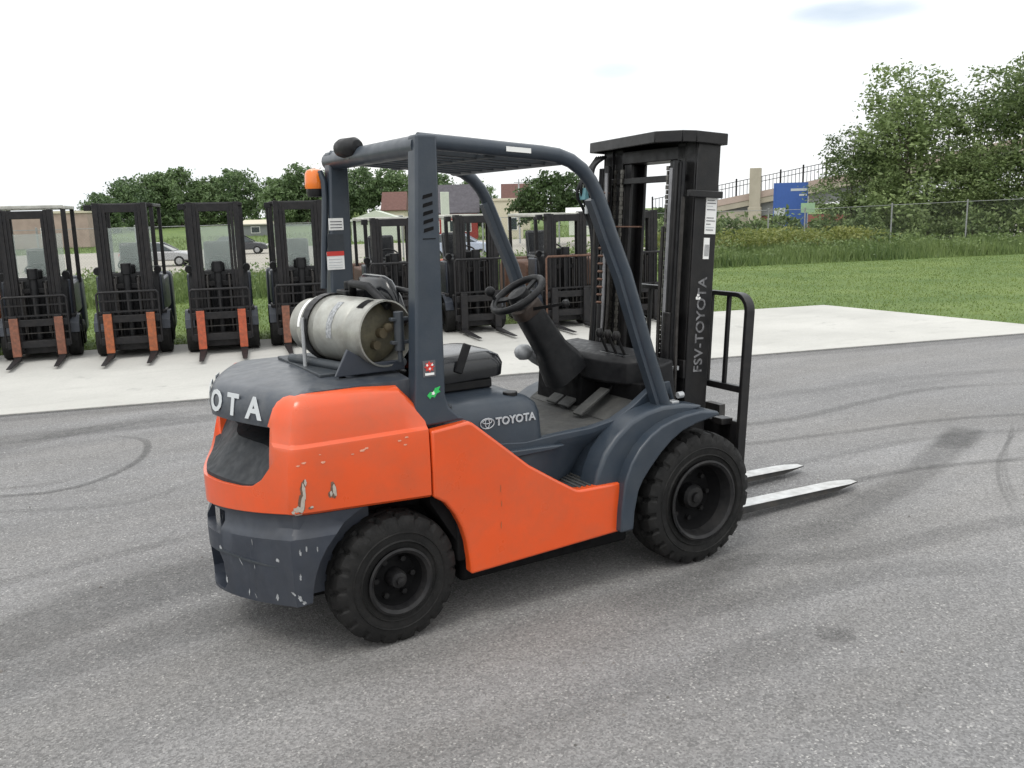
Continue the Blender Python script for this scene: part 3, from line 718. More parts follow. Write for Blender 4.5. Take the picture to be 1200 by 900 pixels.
# dark inner arch behind the rear wheels' openings
MB().prism([(.18, .60), (.36, .30), (.40, .30), (.40, .70), (.18, .70)], -.545, .545).build('inner_arch', M['dark'], fl)
for i, (x, z) in enumerate(((.5, .45), (.505, .55), (.502, .62))):
    patch_on(sidep.data, (x, z), 'y', .02, 80+i, 'paint_scratch', M['oldorange'], sidep, aspect=.12)

# ---- sill, floor, step, fenders, cowl (right side mirrored to the left)
def both(mb, name, material, bevel=.008, seg=2, parent=None):
    a = mb.build(name, material, parent or fl, bevel, 35, seg); mb.mirrored().build(name, material, parent or fl, bevel, 35, seg); return a
sill_top = [(.36, .90), (.46, .84), (.58, .79), (.72, .775), (.90, .785), (1.10, .79), (1.24, .81), (1.36, .865), (1.47, .935), (1.53, .965), (1.60, .965), (1.64, .84)]
def kx(x, d): return float(sstep(.82, 1.02, x))*d
sill = MB().loft([[(x, -.425, z-.0), (x, -.47, z), (x, -.47, z-.03), (x, -.48+kx(x, .08), min(z-.05, .68)), (x, -.50+kx(x, .18), .54), (x, -.50+kx(x, .19), .50), (x, -.40+kx(x, .14), .50), (x, -.42+kx(x, .05), .70)] for x, z in sill_top])
sill.build('floor_sill', M['grey'], fl, .008)
MB().box(.36, 1.20, .42, .50, .50, .765).build('floor_sill', M['grey'], fl, .01)
ledge = MB().prism([(.50, .77), (.60, .715), (.86, .722), (.93, .735), (.86, .742), (.62, .752)], -.50, -.45)
both(ledge, 'sill_ledge', M['grey'], .006)
stp = MB().box(.60, 1.19, -.585, -.26, .505, .531)
st_ = both(stp, 'step', M['dgrey'], .006)
tr = MB()
for i in range(7): tr.box(.955+.03*i, .967+.03*i, -.57, -.34, .53, .537)
both(tr, 'step_tread', M['mat'], 0)
# fender: outer lip band plus wide body behind it
fo = [(1.150, .285), (1.158, .40), (1.178, .54), (1.215, .625), (1.27, .695), (1.335, .748), (1.405, .786), (1.48, .808), (1.56, .822), (1.66, .828), (1.78, .812)]
fi = [(1.79, .790), (1.73, .783), (1.63, .768), (1.54, .742), (1.47, .704), (1.405, .653), (1.34, .588), (1.29, .53), (1.262, .48), (1.238, .38), (1.230, .285)]
fender = MB().prism(fo+fi, -.645, -.40)
fdo = both(fender, 'fender', M['grey'], .010, 3)
fi2 = [(x-.0, z) for x, z in fi]
band = MB().prism([(1.03, .50), (1.06, .60), (1.10, .68), (1.17, .755), (1.26, .82), (1.36, .855), (1.46, .87), (1.60, .865), (1.74, .835), (1.60, .80), (1.40, .76), (1.27, .66), (1.20, .54), (1.17, .45)], -.585, -.44)
band.build('fender_body', M['grey'], fl, .02, 35, 3)
MB().prism([(1.05, .50), (1.08, .60), (1.12, .68), (1.16, .73), (1.30, .73), (1.30, .50)], -.46, -.28).build('well_wall', M['grey'], fl, .01)
fb = MB().box(.80, 1.62, -.43, .43, .735, .765)
fb.build('floor_plate', M['mat'], fl, .004)
cowl = MB().prism([(1.53, .76), (1.53, 1.045), (1.63, 1.075), (1.66, .76)], -.46, .46)
cowl.build('cowl', M['blackmatt'], fl, .012)
dash_rings = []
for z, g_ in ((.93, .04), (.95, .0), (1.055, .0), (1.085, .025), (1.092, .06)):
    pts = [(1.60, -.38), (1.50, -.40), (1.42, -.34), (1.375, -.2), (1.355, 0), (1.375, .2), (1.42, .34), (1.50, .40), (1.60, .38)]
    dash_rings.append([(x+g_*(1 if x < 1.59 else 0), y*(1-g_*1.2), z + (.04*(x-1.36) if z > 1.03 else 0)) for x, y in pts])
dash = MB().loft(dash_rings).build('dashboard', M['blackmatt'], fl, .006, 50)
MB().box(1.43, 1.52, -.30, -.08, 1.084, 1.094).build('dash_tray', M['vinyl'], dash, .004)
MB().prism([(1.33, .77), (1.35, .98), (1.55, .98), (1.55, .77)], -.02, .41).build('dash_support', M['dark'], fl, .02)  # near black, paints the shade of the hollow below the dash
MB().prism([(1.47, .80), (1.44, .96), (1.56, .96), (1.56, .80)], -.42, .0).build('under_dash_shade', M['dark'], fl, .01)  # added dark box, stands in for the shaded void under the dash
tb = MB().add([(1.30, -.43, .768), (1.30, .43, .768), (1.53, .43, .90), (1.53, -.43, .90)], [(0, 1, 2, 3)])
tb.build('toe_board', M['mat'], fl, smooth=0)
for x, y in ((1.27, -.17), (1.33, .05), (1.33, .17)):
    pd = MB().bar((x-.05, y, .785), (x+.14, y, .90), .075 if y < 0 else .10, .016)
    pd.build('pedal', M['mat'], fl, .004)
    MB().tube([(x+.05, y, .84), (x+.16, y, .88), (x+.22, y, .97)], .01, 8).build('pedal_arm', M['black'], fl)

# ---- engine cover with emblem
er = []
for z, hw_, x0, x1, g_ in ((.60, .468, .20, .845, 0), (.76, .468, .20, .845, 0), (.90, .462, .20, .836, 0), (.945, .452, .20, .822, .0), (.975, .432, .20, .79, 0), (.992, .40, .20, .75, 0), (1.0, .33, .20, .68, 0)):
    c = .075; pts = []
    for a in range(5):
        t = R(90*a/4); pts.append((x1-c+c*math.sin(t), -hw_+c-c*math.cos(t)))
    pts = [(x0, -hw_)] + pts; pts = pts + [(x, -y) for x, y in reversed(pts)]
    er.append([(x, y, z) for x, y in pts])
ec = MB().loft(er).build('engine_cover', M['grey'], fl, .0, 60)
el = MB(); add_text(el, 'TOYOTA', .052, (.672, -.4660, .893), (1, 0, 0), (0, 0, 1), .006, .0012, 1.0, 1.0)
def ring_on(mb, cx, cz, a, b_, y, r=.0035, n=28):
    mb.tube([(cx+a*math.cos(2*math.pi*i/n), y, cz+b_*math.sin(2*math.pi*i/n)) for i in range(n+1)], r, 6, False)
ring_on(el, .520, .893, .036, .024, -.4660, .0026); ring_on(el, .520, .895, .011, .022, -.4660, .0024); ring_on(el, .520, .902, .024, .010, -.4660, .0024)
M['dimletter'] = mat('dim_letter', (0.40, 0.42, 0.44), 0.5, var=0.1)
el.build('lettering', M['dimletter'], ec, smooth=0)['kind'] = 'stuff'
MB().cyl((.70, -.37, .985), (.70, -.37, 1.006), .035, 18).build('filler_cap', M['black'], ec, .003)
MB().prism([(-.1, 1.0), (.36, 1.0), (.36, .95), (-.1, .95)], -.44, .44).build('cover_rear_deck', M['dgrey'], fl, .01)
hn = MB().box(.12, .42, -.47, -.44, .93, 1.0)

# ---- overhead guard
PW0, PW1 = -.565, -.480
pillar_poly = [(.178, 2.165), (.131, 1.176), (.118, 1.02), (.165, .948), (.362, .955), (.330, .975), (.282, 1.02), (.266, 1.08), (.267, 1.161), (.270, 1.7), (.274, 2.165)]
guard_beam = MB().tube([(.215, -.53, 2.122), (.215, .585, 2.122)], .046, 16)
og = guard_beam.build('overhead_guard', M['grey'], fl, 0, 50)
pr = MB().prism(pillar_poly, PW0, PW1)
rp = pr.build('rear_pillar', M['grey'], og, .012, 35, 3)
lp = pr.mirrored().build('rear_pillar', M['grey'], og, .012, 35, 3)
pb_ = MB().prism([(.165, .960), (.362, .956), (.338, .972), (.172, .985)], -.572, -.565)
for i in range(5):
    z = 1.905 - i*.034
    sl = MB().add([(.195, -.567, z), (.240, -.567, z+.012), (.240, -.567, z+.026), (.198, -.567, z+.016)] + [(.195, -.560, z), (.240, -.560, z+.012), (.240, -.560, z+.026), (.198, -.560, z+.016)],
                  [(0, 1, 2, 3), (7, 6, 5, 4), (0, 4, 5, 1), (1, 5, 6, 2), (2, 6, 7, 3), (3, 7, 4, 0)])
    sl.build('vent_slot', M['dark'], rp, smooth=0)  # raised dark strips, the shade of the slots put into their colour
MB().box(.190, .248, -.5665, -.563, 1.742, 1.746).build('pillar_seam', M['dark'], rp, smooth=0)
rail_path = [(.20, -.53, 2.142), (.40, -.53, 2.128), (.631, -.53, 2.110), (.80, -.53, 2.098), (.885, -.53, 2.088), (.955, -.53, 2.066), (1.015, -.53, 2.028), (1.062, -.53, 1.978), (1.10, -.53, 1.915), (1.14, -.53, 1.825), (1.18, -.53, 1.728), (1.265, -.53, 1.54), (1.40, -.53, 1.16), (1.525, -.53, .83)]
rl = MB().tube(rail_path, .033, 14)
rl.build('guard_rail', M['grey'], og, 0, 50); rl.mirrored().build('guard_rail', M['grey'], og, 0, 50)
flange = MB()
fp = [(x-.030, -.515, z-.022) for x, y, z in rail_path[8:]]
for a, b_ in zip(fp[:-1], fp[1:]): flange.bar(a, b_, .05, .03, (1, 0, 0))
both(flange, 'pillar_flange', M['grey'], 0, parent=og)
MB().tube([(.90, -.53, 2.075), (.90, .53, 2.075)], .03, 12).build('front_crossbar', M['grey'], og)
for y in (-.42, -.30, -.18, -.06, .06, .18, .30, .42):
    MB().bar((.215, y, 2.125), (.905, y, 2.078), .028, .055).build('roof_bar', M['dgrey'], og, .004)
MB().bar((.55, -.51, 2.085), (.55, .51, 2.085), .05, .02).build('roof_crossbar', M['dgrey'], og)
MB().box(1.555, 1.60, -.545, -.50, .855, .875).cyl((1.60, -.53, .90), (1.635, -.53, .90), .018, 8).build('pillar_bolt', M['galv'], og, .003)
# labels stuck to the guard
MB().add([(.60, -.5645, 2.122), (.725, -.5645, 2.114), (.725, -.5645, 2.093), (.60, -.5645, 2.101)], [(0, 1, 2, 3)]).build('rail_label', M['white'], og, smooth=0)
wl_ = MB().add([(.30, .4945, 2.15), (.86, .4945, 2.108), (.86, .4945, 2.072), (.30, .4945, 2.112)], [(0, 1, 2, 3)]).build('warning_label', M['letter'], og, smooth=0)
MB().add([(.50, .4925, 2.13), (.60, .4925, 2.122), (.60, .4925, 2.095), (.50, .4925, 2.103)], [(0, 1, 2, 3)]).build('warning_mark', M['red'], wl_, smooth=0)
ys = .4785
l1 = MB().box(.150, .228, ys-.002, ys, 1.775, 1.835).build('pillar_label', M['white'], lp, smooth=0)
for z in (1.82, 1.805, 1.79): MB().box(.158, .22, ys-.0035, ys-.002, z-.004, z).build('label_print', M['print'], l1, smooth=0)
MB().box(.138, .225, ys-.002, ys, 1.66, 1.755).build('print_block', M['dgrey'], lp, smooth=0)
l2 = MB().box(.130, .222, ys-.002, ys, 1.575, 1.665).build('warning_label', M['white'], lp, smooth=0)
MB().box(.130, .222, ys-.0035, ys-.002, 1.645, 1.668).build('warning_band', M['red'], l2, smooth=0)
for z in (1.63, 1.615, 1.6, 1.588): MB().box(.138, .21, ys-.0035, ys-.002, z-.003, z).build('label_print', M['letter'], l2, smooth=0)
# stickers low on the right pillar
def blob(cx, cz, r0, r1, n, y, rot=0):
    return MB().prism([((r0 if i % 2 else r1)*math.cos(2*math.pi*i/n+rot)+cx, (r0 if i % 2 else r1)*math.sin(2*math.pi*i/n+rot)+cz) for i in range(n)], y-.003, y)
s1 = MB().box(.163, .222, -.5675, -.565, 1.165, 1.235).build('maker_sticker', M['print'], rp, smooth=0)
blob(.193, 1.208, .016, .024, 16, -.5675).build('sticker_mark', M['red'], s1, smooth=0)
MB().box(.172, .214, -.5695, -.5675, 1.172, 1.182).build('sticker_mark', M['white'], s1, smooth=0)
for dx, dz in ((-.012, .008), (.012, .008), (0, -.008)): blob(.193+dx, 1.208+dz, .003, .006, 10, -.5705).build('sticker_mark', M['white'], s1, smooth=0)
gs = MB().prism([(.178, 1.083), (.192, 1.098), (.206, 1.096), (.216, 1.112), (.240, 1.118), (.232, 1.104), (.240, 1.095), (.222, 1.088), (.212, 1.072), (.198, 1.078), (.190, 1.068)], -.5685, -.565)
g1 = gs.build('green_sticker', M['green'], rp, smooth=0)
blob(.205, 1.092, .005, .009, 10, -.5690).build('sticker_mark', M['white'], g1, smooth=0)

# work light on the rear beam, beacon on the left rear pillar
wk = MB().revolve([(.001, 0), (.040, 0), (.046, .02), (.044, .13), (.030, .16), (.001, .165)], (.165, .27, 2.165), (.15, -1, 0), 20)
wlt = wk.build('work_light', M['blackmatt'], fl, .003)
MB().revolve([(.001, 0), (.040, 0), (.040, .006), (.001, .006)], (.164, .276, 2.165), (.15, -1, 0), 20).build('lens', M['glass'], wlt)
MB().box(.17, .20, .18, .22, 2.11, 2.15).build('light_bracket', M['black'], wlt)
bk = MB().tube([(.115, .515, 1.48), (.142, .515, 1.80), (.152, .515, 1.94), (.152, .52, 2.02), (.142, .535, 2.065), (.128, .555, 2.06)], .016, 10)
bk.build('beacon_bracket', M['grey'], fl)
bc = MB().revolve([(.050, 0), (.053, .01), (.049, .075), (.040, .092), (.02, .10), (.001, .102)], (.125, .575, 1.985), (0, 0, 1), 24)
bco = bc.build('beacon', M['amber'], fl)
MB().revolve([(.001, 0), (.04, 0), (.046, .02), (.045, .042), (.001, .042)], (.125, .575, 1.945), (0, 0, 1), 24).build('beacon_base', M['black'], bco)

# ---- seat
sr = []
for z, g_ in ((1.045, .03), (1.055, .0), (1.11, -.005), (1.150, .01), (1.172, .045), (1.178, .09)):
    pts = []
    x0, x1, hw_, c = .26+g_, .765-g_, .235-g_, .08
    for (cx, cy, a0) in ((x1-c, -hw_+c, -90), (x1-c, hw_-c, 0), (x0+c, hw_-c, 90), (x0+c, -hw_+c, 180)):
        for k in range(5): pts.append((cx+c*math.cos(R(a0+22.5*k)), cy+c*math.sin(R(a0+22.5*k)), z + (.03*(cx+c*math.cos(R(a0+22.5*k))-.5))))
    sr.append(pts)
seat = MB().loft(sr).build('seat', M['vinyl'], fl, 0, 60)
br = []
for t, wdt, th in ((0, .20, .04), (.06, .225, .055), (.2, .235, .06), (.34, .215, .055), (.41, .17, .04), (.43, .12, .02)):
    cxb, cz = .285 - t*.22, 1.14 + t
    br.append([(cxb+th*math.cos(a)*(1.0), wdt*math.copysign(abs(math.sin(a))**.55, math.sin(a)), cz) for a in [2*math.pi*i/20 for i in range(20)]])
MB().loft(br).build('backrest', M['vinyl'], seat, 0, 60)
MB().box(.28, .70, -.20, .20, 1.0, 1.05).build('seat_rail', M['black'], seat, .01)
MB().bar((.49, -.245, 1.10), (.545, -.245, 1.235), .012, .045, (1, 0, 0)).build('belt_buckle', M['blackmatt'], seat, .006)
for s in (-1, 1):
    MB().bar((.25, s*.25, 1.20), (.40, s*.25, 1.19), .03, .05).build('hip_bolster', M['vinyl'], seat, .015)

# ---- steering column, wheel, levers
SC = Vector((.995, .03, 1.42)); sd = Vector((.55, 0, -.835)).normalized(); sup = Vector((0, 1, 0)); sn = sd.cross(sup)
def colring(c, w_, h_, n=14):
    return [c + sup*(w_*math.copysign(abs(math.cos(a))**.6, math.cos(a))) + sn*(h_*math.copysign(abs(math.sin(a))**.6, math.sin(a))) for a in [2*math.pi*i/n for i in range(n)]]
col = MB().loft([colring(*q) for q in ((SC+sd*.03, .045, .05), (SC+sd*.08, .068, .072), (SC+sd*.22, .072, .078), (SC+sd*.36, .075, .085), (SC+sd*.44, .09, .11), (SC+sd*.54, .10, .13))])
colo = col.build('steering_column', M['blackmatt'], fl, 0, 50)
MB().loft([colring(*q) for q in ((SC+sd*.060, .058, .062), (SC+sd*.070, .072, .077), (SC+sd*.115, .075, .081), (SC+sd*.125, .068, .074))]).build('column_collar', M['collar'], colo, 0, 50)
STR = .145
sw = MB(); nn = 40
sw.tube([SC + sup*(STR*math.cos(2*math.pi*i/nn)) + sn*(STR*math.sin(2*math.pi*i/nn)) for i in range(nn+1)], .019, 10, False)
for a in (90, 210, 330):
    sw.bar(SC+sd*.02, SC + sup*(.14*math.cos(R(a))) + sn*(.14*math.sin(R(a))), .035, .012, sd)
sw.revolve([(.001, -.02), (.055, -.012), (.062, .02), (.045, .06)], SC, sd, 20)
swo = sw.build('steering_wheel', M['blackmatt'], colo, 0, 50)
kp = SC + sup*(STR*math.cos(R(45))) + sn*(STR*math.sin(R(45)))
kp = SC + Vector((-.062, .122, -.04))
MB().cyl(kp, kp - sd*.045, .010, 10).ball(kp - sd*.065, .028, 14).build('steering_knob', M['blackmatt'], swo)
MB().bar(SC+sd*.09+sup*-.06, SC+sd*.07+sup*-.24+Vector((.10, 0, .02)), .016, .016).ball(SC+sd*.07+sup*-.24+Vector((.10, 0, .02)), .022, 10).build('direction_lever', M['black'], colo)
for i in range(3):
    b0 = Vector((1.46, -.13-.075*i, 1.08)); b1 = b0 + Vector((-.06, 0, .12))
    MB().tube([b0, b1], .008, 8).ball(b1, .022, 10, (1, 1, 1.3)).build('control_lever', M['black'], dash)
MB().tube([(1.30, .16, .97), (1.17, .16, 1.05), (1.10, .16, 1.11)], .030, 10).ball((1.10, .16, 1.09), .046, 12, (1.2, 1, 1)).build('parking_brake', M['galv'], fl)

# ---- wheels
def tyre_mesh(name, ro, rb, w, lugs, depth, seed):
    """ring of rubber with chunky shoulder lugs cut by slanting grooves"""
    nA = lugs*10
    H_ = ro-rb
    prof = [(-.45, rb), (-.46, rb+.012), (-.485, rb+H_*.30), (-.495, rb+H_*.52), (-.488, rb+H_*.60), (-.478, rb+H_*.68), (-.465, rb+H_*.76), (-.435, rb+H_*.865), (-.39, rb+H_*.945), (-.33, ro-.004), (-.24, ro), (-.16, ro), (-.08, ro), (0, ro)]
    prof = prof + [(-a, r_) for a, r_ in reversed(prof[:-1])]
    mb = MB(); k = len(prof); vs = []
    for j in range(nA):
        th = 2*math.pi*j/nA
        for a, r_ in prof:
            rr = r_
            if r_ > rb+(ro-rb)*.72:
                ph = (j/10.0 + (.35*abs(a)*2 if True else 0) + (.5 if a > 0 else 0)) % 1.0
                if abs(a) > .12 and ph < .26: rr = r_ - depth
                if abs(a) < .03: rr = r_ - depth*.55
            vs.append((rr*math.cos(th), a*w, rr*math.sin(th)))
    fs = []
    for j in range(nA):
        j2 = (j+1) % nA
        for i in range(k-1): fs.append((j*k+i, j*k+i+1, j2*k+i+1, j2*k+i))
    mb.add(vs, fs)
    for s in (-1, 1):
        for rr in (rb+(ro-rb)*.22, rb+(ro-rb)*.48):
            mb.revolve([(rr-.006, s*w*.475), (rr, s*(w*.498+.004)), (rr+.006, s*w*.475)], (0, 0, 0), (0, 1, 0), 60)
    return mb
def wheel(name, loc, ro, rb, w, lugs, depth, outer, dish, hub, studs, steer=0.0, seed=1):
    we = bpy.data.objects.new(name, None); COL.objects.link(we); we.parent = fl; we.location = loc; we.rotation_euler = (0, 0, steer)
    s = outer
    tyre_mesh(name, ro, rb, w, lugs, depth, seed).build('tyre', M['rubber'], we, 0, 28)
    o_ = s*w*.5
    prof = [(rb-.004, -s*w*.45), (rb-.006, o_*.92), (rb+.006, o_+s*.010), (rb-.004, o_+s*.014), (rb-.018, o_+s*.004), (rb-.026, o_-s*.03), (rb*.84, o_-s*dish*.45)]
    MB().revolve([(r_, h) for r_, h in prof], (0, 0, 0), (0, 1, 0), 48).build('rim', M['rim'], we, 0, 40)
    MB().revolve([(rb*.84, o_-s*dish*.45), (rb*.80, o_-s*dish*.75), (rb*.72, o_-s*dish), (rb*.45, o_-s*dish*1.05), (rb*.40, o_-s*dish), (.0005, o_-s*dish)], (0, 0, 0), (0, 1, 0), 40).build('wheel_disc', M['dark'], we, 0, 40)  # darker than the rim: shade of the deep dish painted in
    hb = MB().revolve([(hub, o_-s*dish), (hub, o_-s*(dish-.05)), (hub*.82, o_-s*(dish-.066)), (hub*.45, o_-s*(dish-.07)), (hub*.42, o_-s*(dish-.085)), (.0005, o_-s*(dish-.088))], (0, 0, 0), (0, 1, 0), 24)
    for i in range(studs):
        a = 2*math.pi*i/studs; c = Vector((rb*.60*math.cos(a), o_-s*dish, rb*.60*math.sin(a)))
        hb.cyl(c, c+Vector((0, s*.022, 0)), .013, 6)
    hb.build('hub', M['rim'], we, 0, 35)
    return we
wheel('rear_wheel', (0, -.490, .290), .294, .146, .190, 20, .014, -1, .075, .042, 6, R(3))
wheel('rear_wheel', (0, .490, .290), .294, .146, .190, 20, .014, 1, .075, .042, 6, R(3))
wheel('front_wheel', (1.690, -.515, .349), .353, .208, .240, 23, .017, -1, .125, .065, 8)
wheel('front_wheel', (1.690, .515, .349), .353, .208, .240, 23, .017, 1, .125, .065, 8)

# ---- mast, carriage, backrest, forks: tilted forward about the axle
TILT = Matrix.Translation((1.69, 0, .35)) @ Matrix.Rotation(R(3.2), 4, 'Y') @ Matrix.Translation((-1.75, 0, -.35))
def tb_(mb, name, material, parent=None, bevel=.004, smooth=35):
    return mb.xf(TILT).build(name, material, parent or fl, bevel, smooth)
TOP = 2.225
def channel(x0, x1, y0, y1, t, z0, z1, open_in):
    """C-section: web on one side, two flanges"""
    mb = MB()
    s = 1 if open_in > 0 else -1
    if s > 0: mb.box(x0, x1, y0, y0+t, z0, z1); mb.box(x0, x0+t*1.3, y0+t, y1, z0, z1); mb.box(x1-t*1.3, x1, y0+t, y1, z0, z1)
    else: mb.box(x0, x1, y1-t, y1, z0, z1); mb.box(x0, x0+t*1.3, y0, y1-t, z0, z1); mb.box(x1-t*1.3, x1, y0, y1-t, z0, z1)
    return mb
mast = tb_(MB().box(1.775, 1.80, -.40, .40, .95, 1.05), 'mast', M['black'])
tb_(MB().box(1.775, 1.93, -.40, .40, .26, .36), 'cross_member', M['black'], mast)
for s in (1, -1):
    c = channel(1.79, 1.945, -.405, -.318, .016, .12, 2.185, 1); i_ = channel(1.80, 1.935, -.316, -.235, .014, .16, 2.185, 1)
    if s < 0: c, i_ = c.mirrored(), i_.mirrored()
    oc = tb_(c, 'outer_channel', M['black'], mast)
    if s == 1: right_channel = oc
    tb_(i_, 'inner_channel', M['black'], mast)
    i2 = channel(1.81, 1.925, -.232, -.165, .014, .20, 2.10, 1)
    if s < 0: i2 = i2.mirrored()
    tb_(i2, 'inner_channel', M['black'], mast)
    for q, (yy, rr_, zz) in enumerate(((.282, .012, 2.05), (.235, .010, 1.75), (.385, .010, 1.9))):
        tb_(MB().hose([(1.73, -s*yy, .50), (1.725, -s*(yy+.01), .9), (1.73, -s*(yy-.006), 1.3), (1.725, -s*yy, zz)], rr_, 8), 'pipe', M['greasy'] if q else M['galvdark'], mast, 0, 60)
    cy = MB().cyl((1.745, -s*.30, .40), (1.745, -s*.30, 1.30), .036, 14).cyl((1.745, -s*.30, 1.30), (1.745, -s*.30, 2.09), .022, 12)
    tb_(cy, 'lift_cylinder', M['black'], mast)
    # leaf chain: alternating links
    for yc in (.262, .200):
      chn = MB()
      for k in range(58):
        z = .62 + k*.025; wdt = .020 if k % 2 else .012
        chn.box(1.766, 1.778, -s*yc-wdt/2, -s*yc+wdt/2, z, z+.022)
      tb_(chn, 'chain', M['chainmetal'], mast, 0)
    hs = MB()
    for dy in (0, .022):
        hs.tube([(1.735, -s*(.345+dy), .62), (1.73, -s*(.35+dy), 1.1), (1.735, -s*(.345+dy), 1.7), (1.74, -s*(.34+dy), 2.08)], .009, 8)
    tb_(hs, 'hose', M['blackmatt'], mast, 0, 60)
    tb_(MB().box(1.715, 1.76, -s*.355-.03, -s*.355+.03, .995, 1.02), 'hose_clamp', M['galv'], mast)
    br_ = MB().box(1.70, 1.80, -s*.41-.006 if s > 0 else -s*.41-.006, -s*.41+.03, 1.93, 1.975)
    tb_(MB().box(1.72, 1.95, -s*.425-.012, -s*.425+.012, 1.90, 1.935), 'stage_stop', M['black'], mast)
    tl = MB().cyl((1.30, -s*.36, .66), (1.74, -s*.36, .74), .03, 12)
    tl.build('tilt_cylinder', M['black'], fl)
# link coils of hose bunched at the upper left of the mast
hb = MB()
for k in range(5):
    y0 = .345+.022*k
    hb.hose([(1.76, y0, 2.15), (1.69-.012*k, y0+.02, 2.08-.03*k), (1.70, y0+.03, 1.92-.02*k), (1.735, y0, 1.72), (1.74, .36+.012*k, 1.45), (1.74, .35+.01*k, .9)], .010, 8)
tb_(hb, 'hose', M['blackmatt'], mast, 0, 60)
vb = MB().box(1.66, 1.72, .40, .46, 1.90, 1.97).cyl((1.69, .43, 1.97), (1.69, .43, 2.03), .012, 8)
M['teal'] = mat('teal_connector', (0.10, 0.22, 0.25), 0.4, var=0.2)
tb_(vb, 'hose_fitting', M['teal'], mast)
tb_(MB().cyl((1.69, .40, 1.84), (1.69, .40, 1.89), .012, 8).cyl((1.70, .435, 1.82), (1.70, .435, 1.88), .012, 8), 'hose_end', M['letter'], mast)
sp_ = MB()
for k in range(15): sp_.revolve([(.022, 0), (.030, .008), (.022, .016)], (1.73, .30, 1.30+.045*k), (0, 0, 1), 12)
tb_(sp_, 'coiled_hose', M['rust'], mast, 0, 60)
tb_(MB().box(1.745, 1.765, -.01, .40, 1.745, 1.752), 'tie_rod', M['rust'], mast, 0)
# plate over the mast head with cut corners
cover = [(1.715, .44), (1.625, -.26), (1.69, -.395), (1.75, -.43), (1.962, -.43), (1.962, .44)]
cv = MB().prism(cover, TOP-.005, TOP+.005, 'z')
for a, b_ in zip(cover, cover[1:]+cover[:1]):
    cv.bar((a[0], a[1], TOP-.025), (b_[0], b_[1], TOP-.025), .012, .058)
tb_(cv, 'mast_cover', M['black'], mast, .004)
tb_(MB().box(1.80, 1.93, -.32, .32, 2.10, 2.17), 'top_tie_beam', M['black'], mast)
tb_(MB().box(1.775, 1.79, -.32, .32, 1.985, 2.02), 'tie_beam', M['black'], mast)
# plates and lettering on the right-hand channel
dp = MB().box(1.862, 1.936, -.4095, -.405, 1.715, 1.905); dpo = tb_(dp, 'data_plate', M['white'], right_channel, 0)
for k, (z, w_) in enumerate(((1.89, .05), (1.875, .06), (1.86, .04), (1.842, .058), (1.80, .05), (1.785, .06), (1.768, .03), (1.752, .055), (1.738, .05))):
    tb_(MB().box(1.868, 1.868+w_, -.411, -.4095, z-.004, z), 'label_print', M['letter'] if k in (2, 7) else M['print'], dpo, 0)
dp2 = MB().box(1.862, 1.900, -.4095, -.405, 1.585, 1.695); dp2o = tb_(dp2, 'data_plate', M['white'], right_channel, 0)
for k in range(4): tb_(MB().box(1.868+.008*k, 1.871+.008*k, -.411, -.4095, 1.60, 1.66), 'label_print', M['print'], dp2o, 0)
tx = MB(); add_text(tx, 'FSV-TOYOTA', .082, (1.872, -.4065, 1.235), (0, 0, 1), (-1, 0, 0), .003, .001, 1.05)
for il in islands(tx): tb_(il, 'letter', M['faded'], right_channel, 0, 0)
sc_ = MB()
for x, z in ((1.845, 1.395), (1.855, 1.378), (1.838, 1.38)): sc_.ball((x, -.406, z), .009, 8, (1, .3, 1.3))
tb_(sc_, 'paint_spot', M['white'], right_channel, 0)
# rollers and bits seen at the top
for s in (-1, 1):
    for z in (2.06, .70): tb_(MB().cyl((1.87, s*.30, z), (1.87, s*.236, z), .05, 18), 'mast_roller', M['greasy'], mast, .004)

# carriage and load backrest
cg = MB().box(2.055, 2.105, -.55, .55, .60, .70).box(2.055, 2.105, -.55, .55, .20, .30)
for s in (-1, 1): cg.box(1.95, 2.06, s*.20-.02, s*.20+.02, .16, .78)
for s in (-1, 1): cg.box(2.05, 2.10, s*.52-.03, s*.52+.03, .18, .72)
cgo = tb_(cg, 'carriage', M['black'], None, .006)
tb_(MB().box(1.98, 2.06, -.50, -.42, .70, .735), 'fork_pin', M['black'], cgo)
lb = MB()
Zb, Zt = .895, 1.40
def hoop(y0, y1):
    r_ = .085
    return [(2.07, y0, .20), (2.075, y0, Zt-r_)] + [(2.075, y0+(r_-r_*math.cos(R(a)))*(1 if y1 > y0 else -1), Zt-r_+r_*math.sin(R(a))) for a in (15, 30, 45, 60, 75)] + [(2.075, y0+r_*(1 if y1 > y0 else -1), Zt)]
hp = hoop(-.555, .555); hp = hp + [(x, -y, z) for x, y, z in reversed(hp)]
hr_ = []
for i, p in enumerate(hp):
    a, b_ = Vector(hp[max(i-1, 0)]), Vector(hp[min(i+1, len(hp)-1)]); d = (b_-a); d.x = 0; d.normalize(); nn_ = Vector((0, -d.z, d.y)); p = Vector(p)
    hr_.append([p+Vector((-.028, 0, 0))+nn_*.012, p+Vector((.028, 0, 0))+nn_*.012, p+Vector((.028, 0, 0))-nn_*.012, p+Vector((-.028, 0, 0))-nn_*.012])
lb.loft(hr_)
lbo = tb_(lb, 'load_backrest', M['black'], None, .003, 30)
tb_(MB().box(2.055, 2.095, -.555, .555, Zb-.018, Zb+.018), 'cross_rail', M['black'], lbo, .004)
for k in range(7):
    y = -.40 + k*.8/6
    tb_(MB().box(2.065, 2.085, y-.011, y+.011, Zb, Zt-.01), 'backrest_bar', M['black'], lbo, .003)
for z in (1.0, .92, .62): tb_(MB().cyl((2.10, -.555, z), (2.108, -.555, z), .009, 8), 'bolt', M['galv'], lbo, 0)
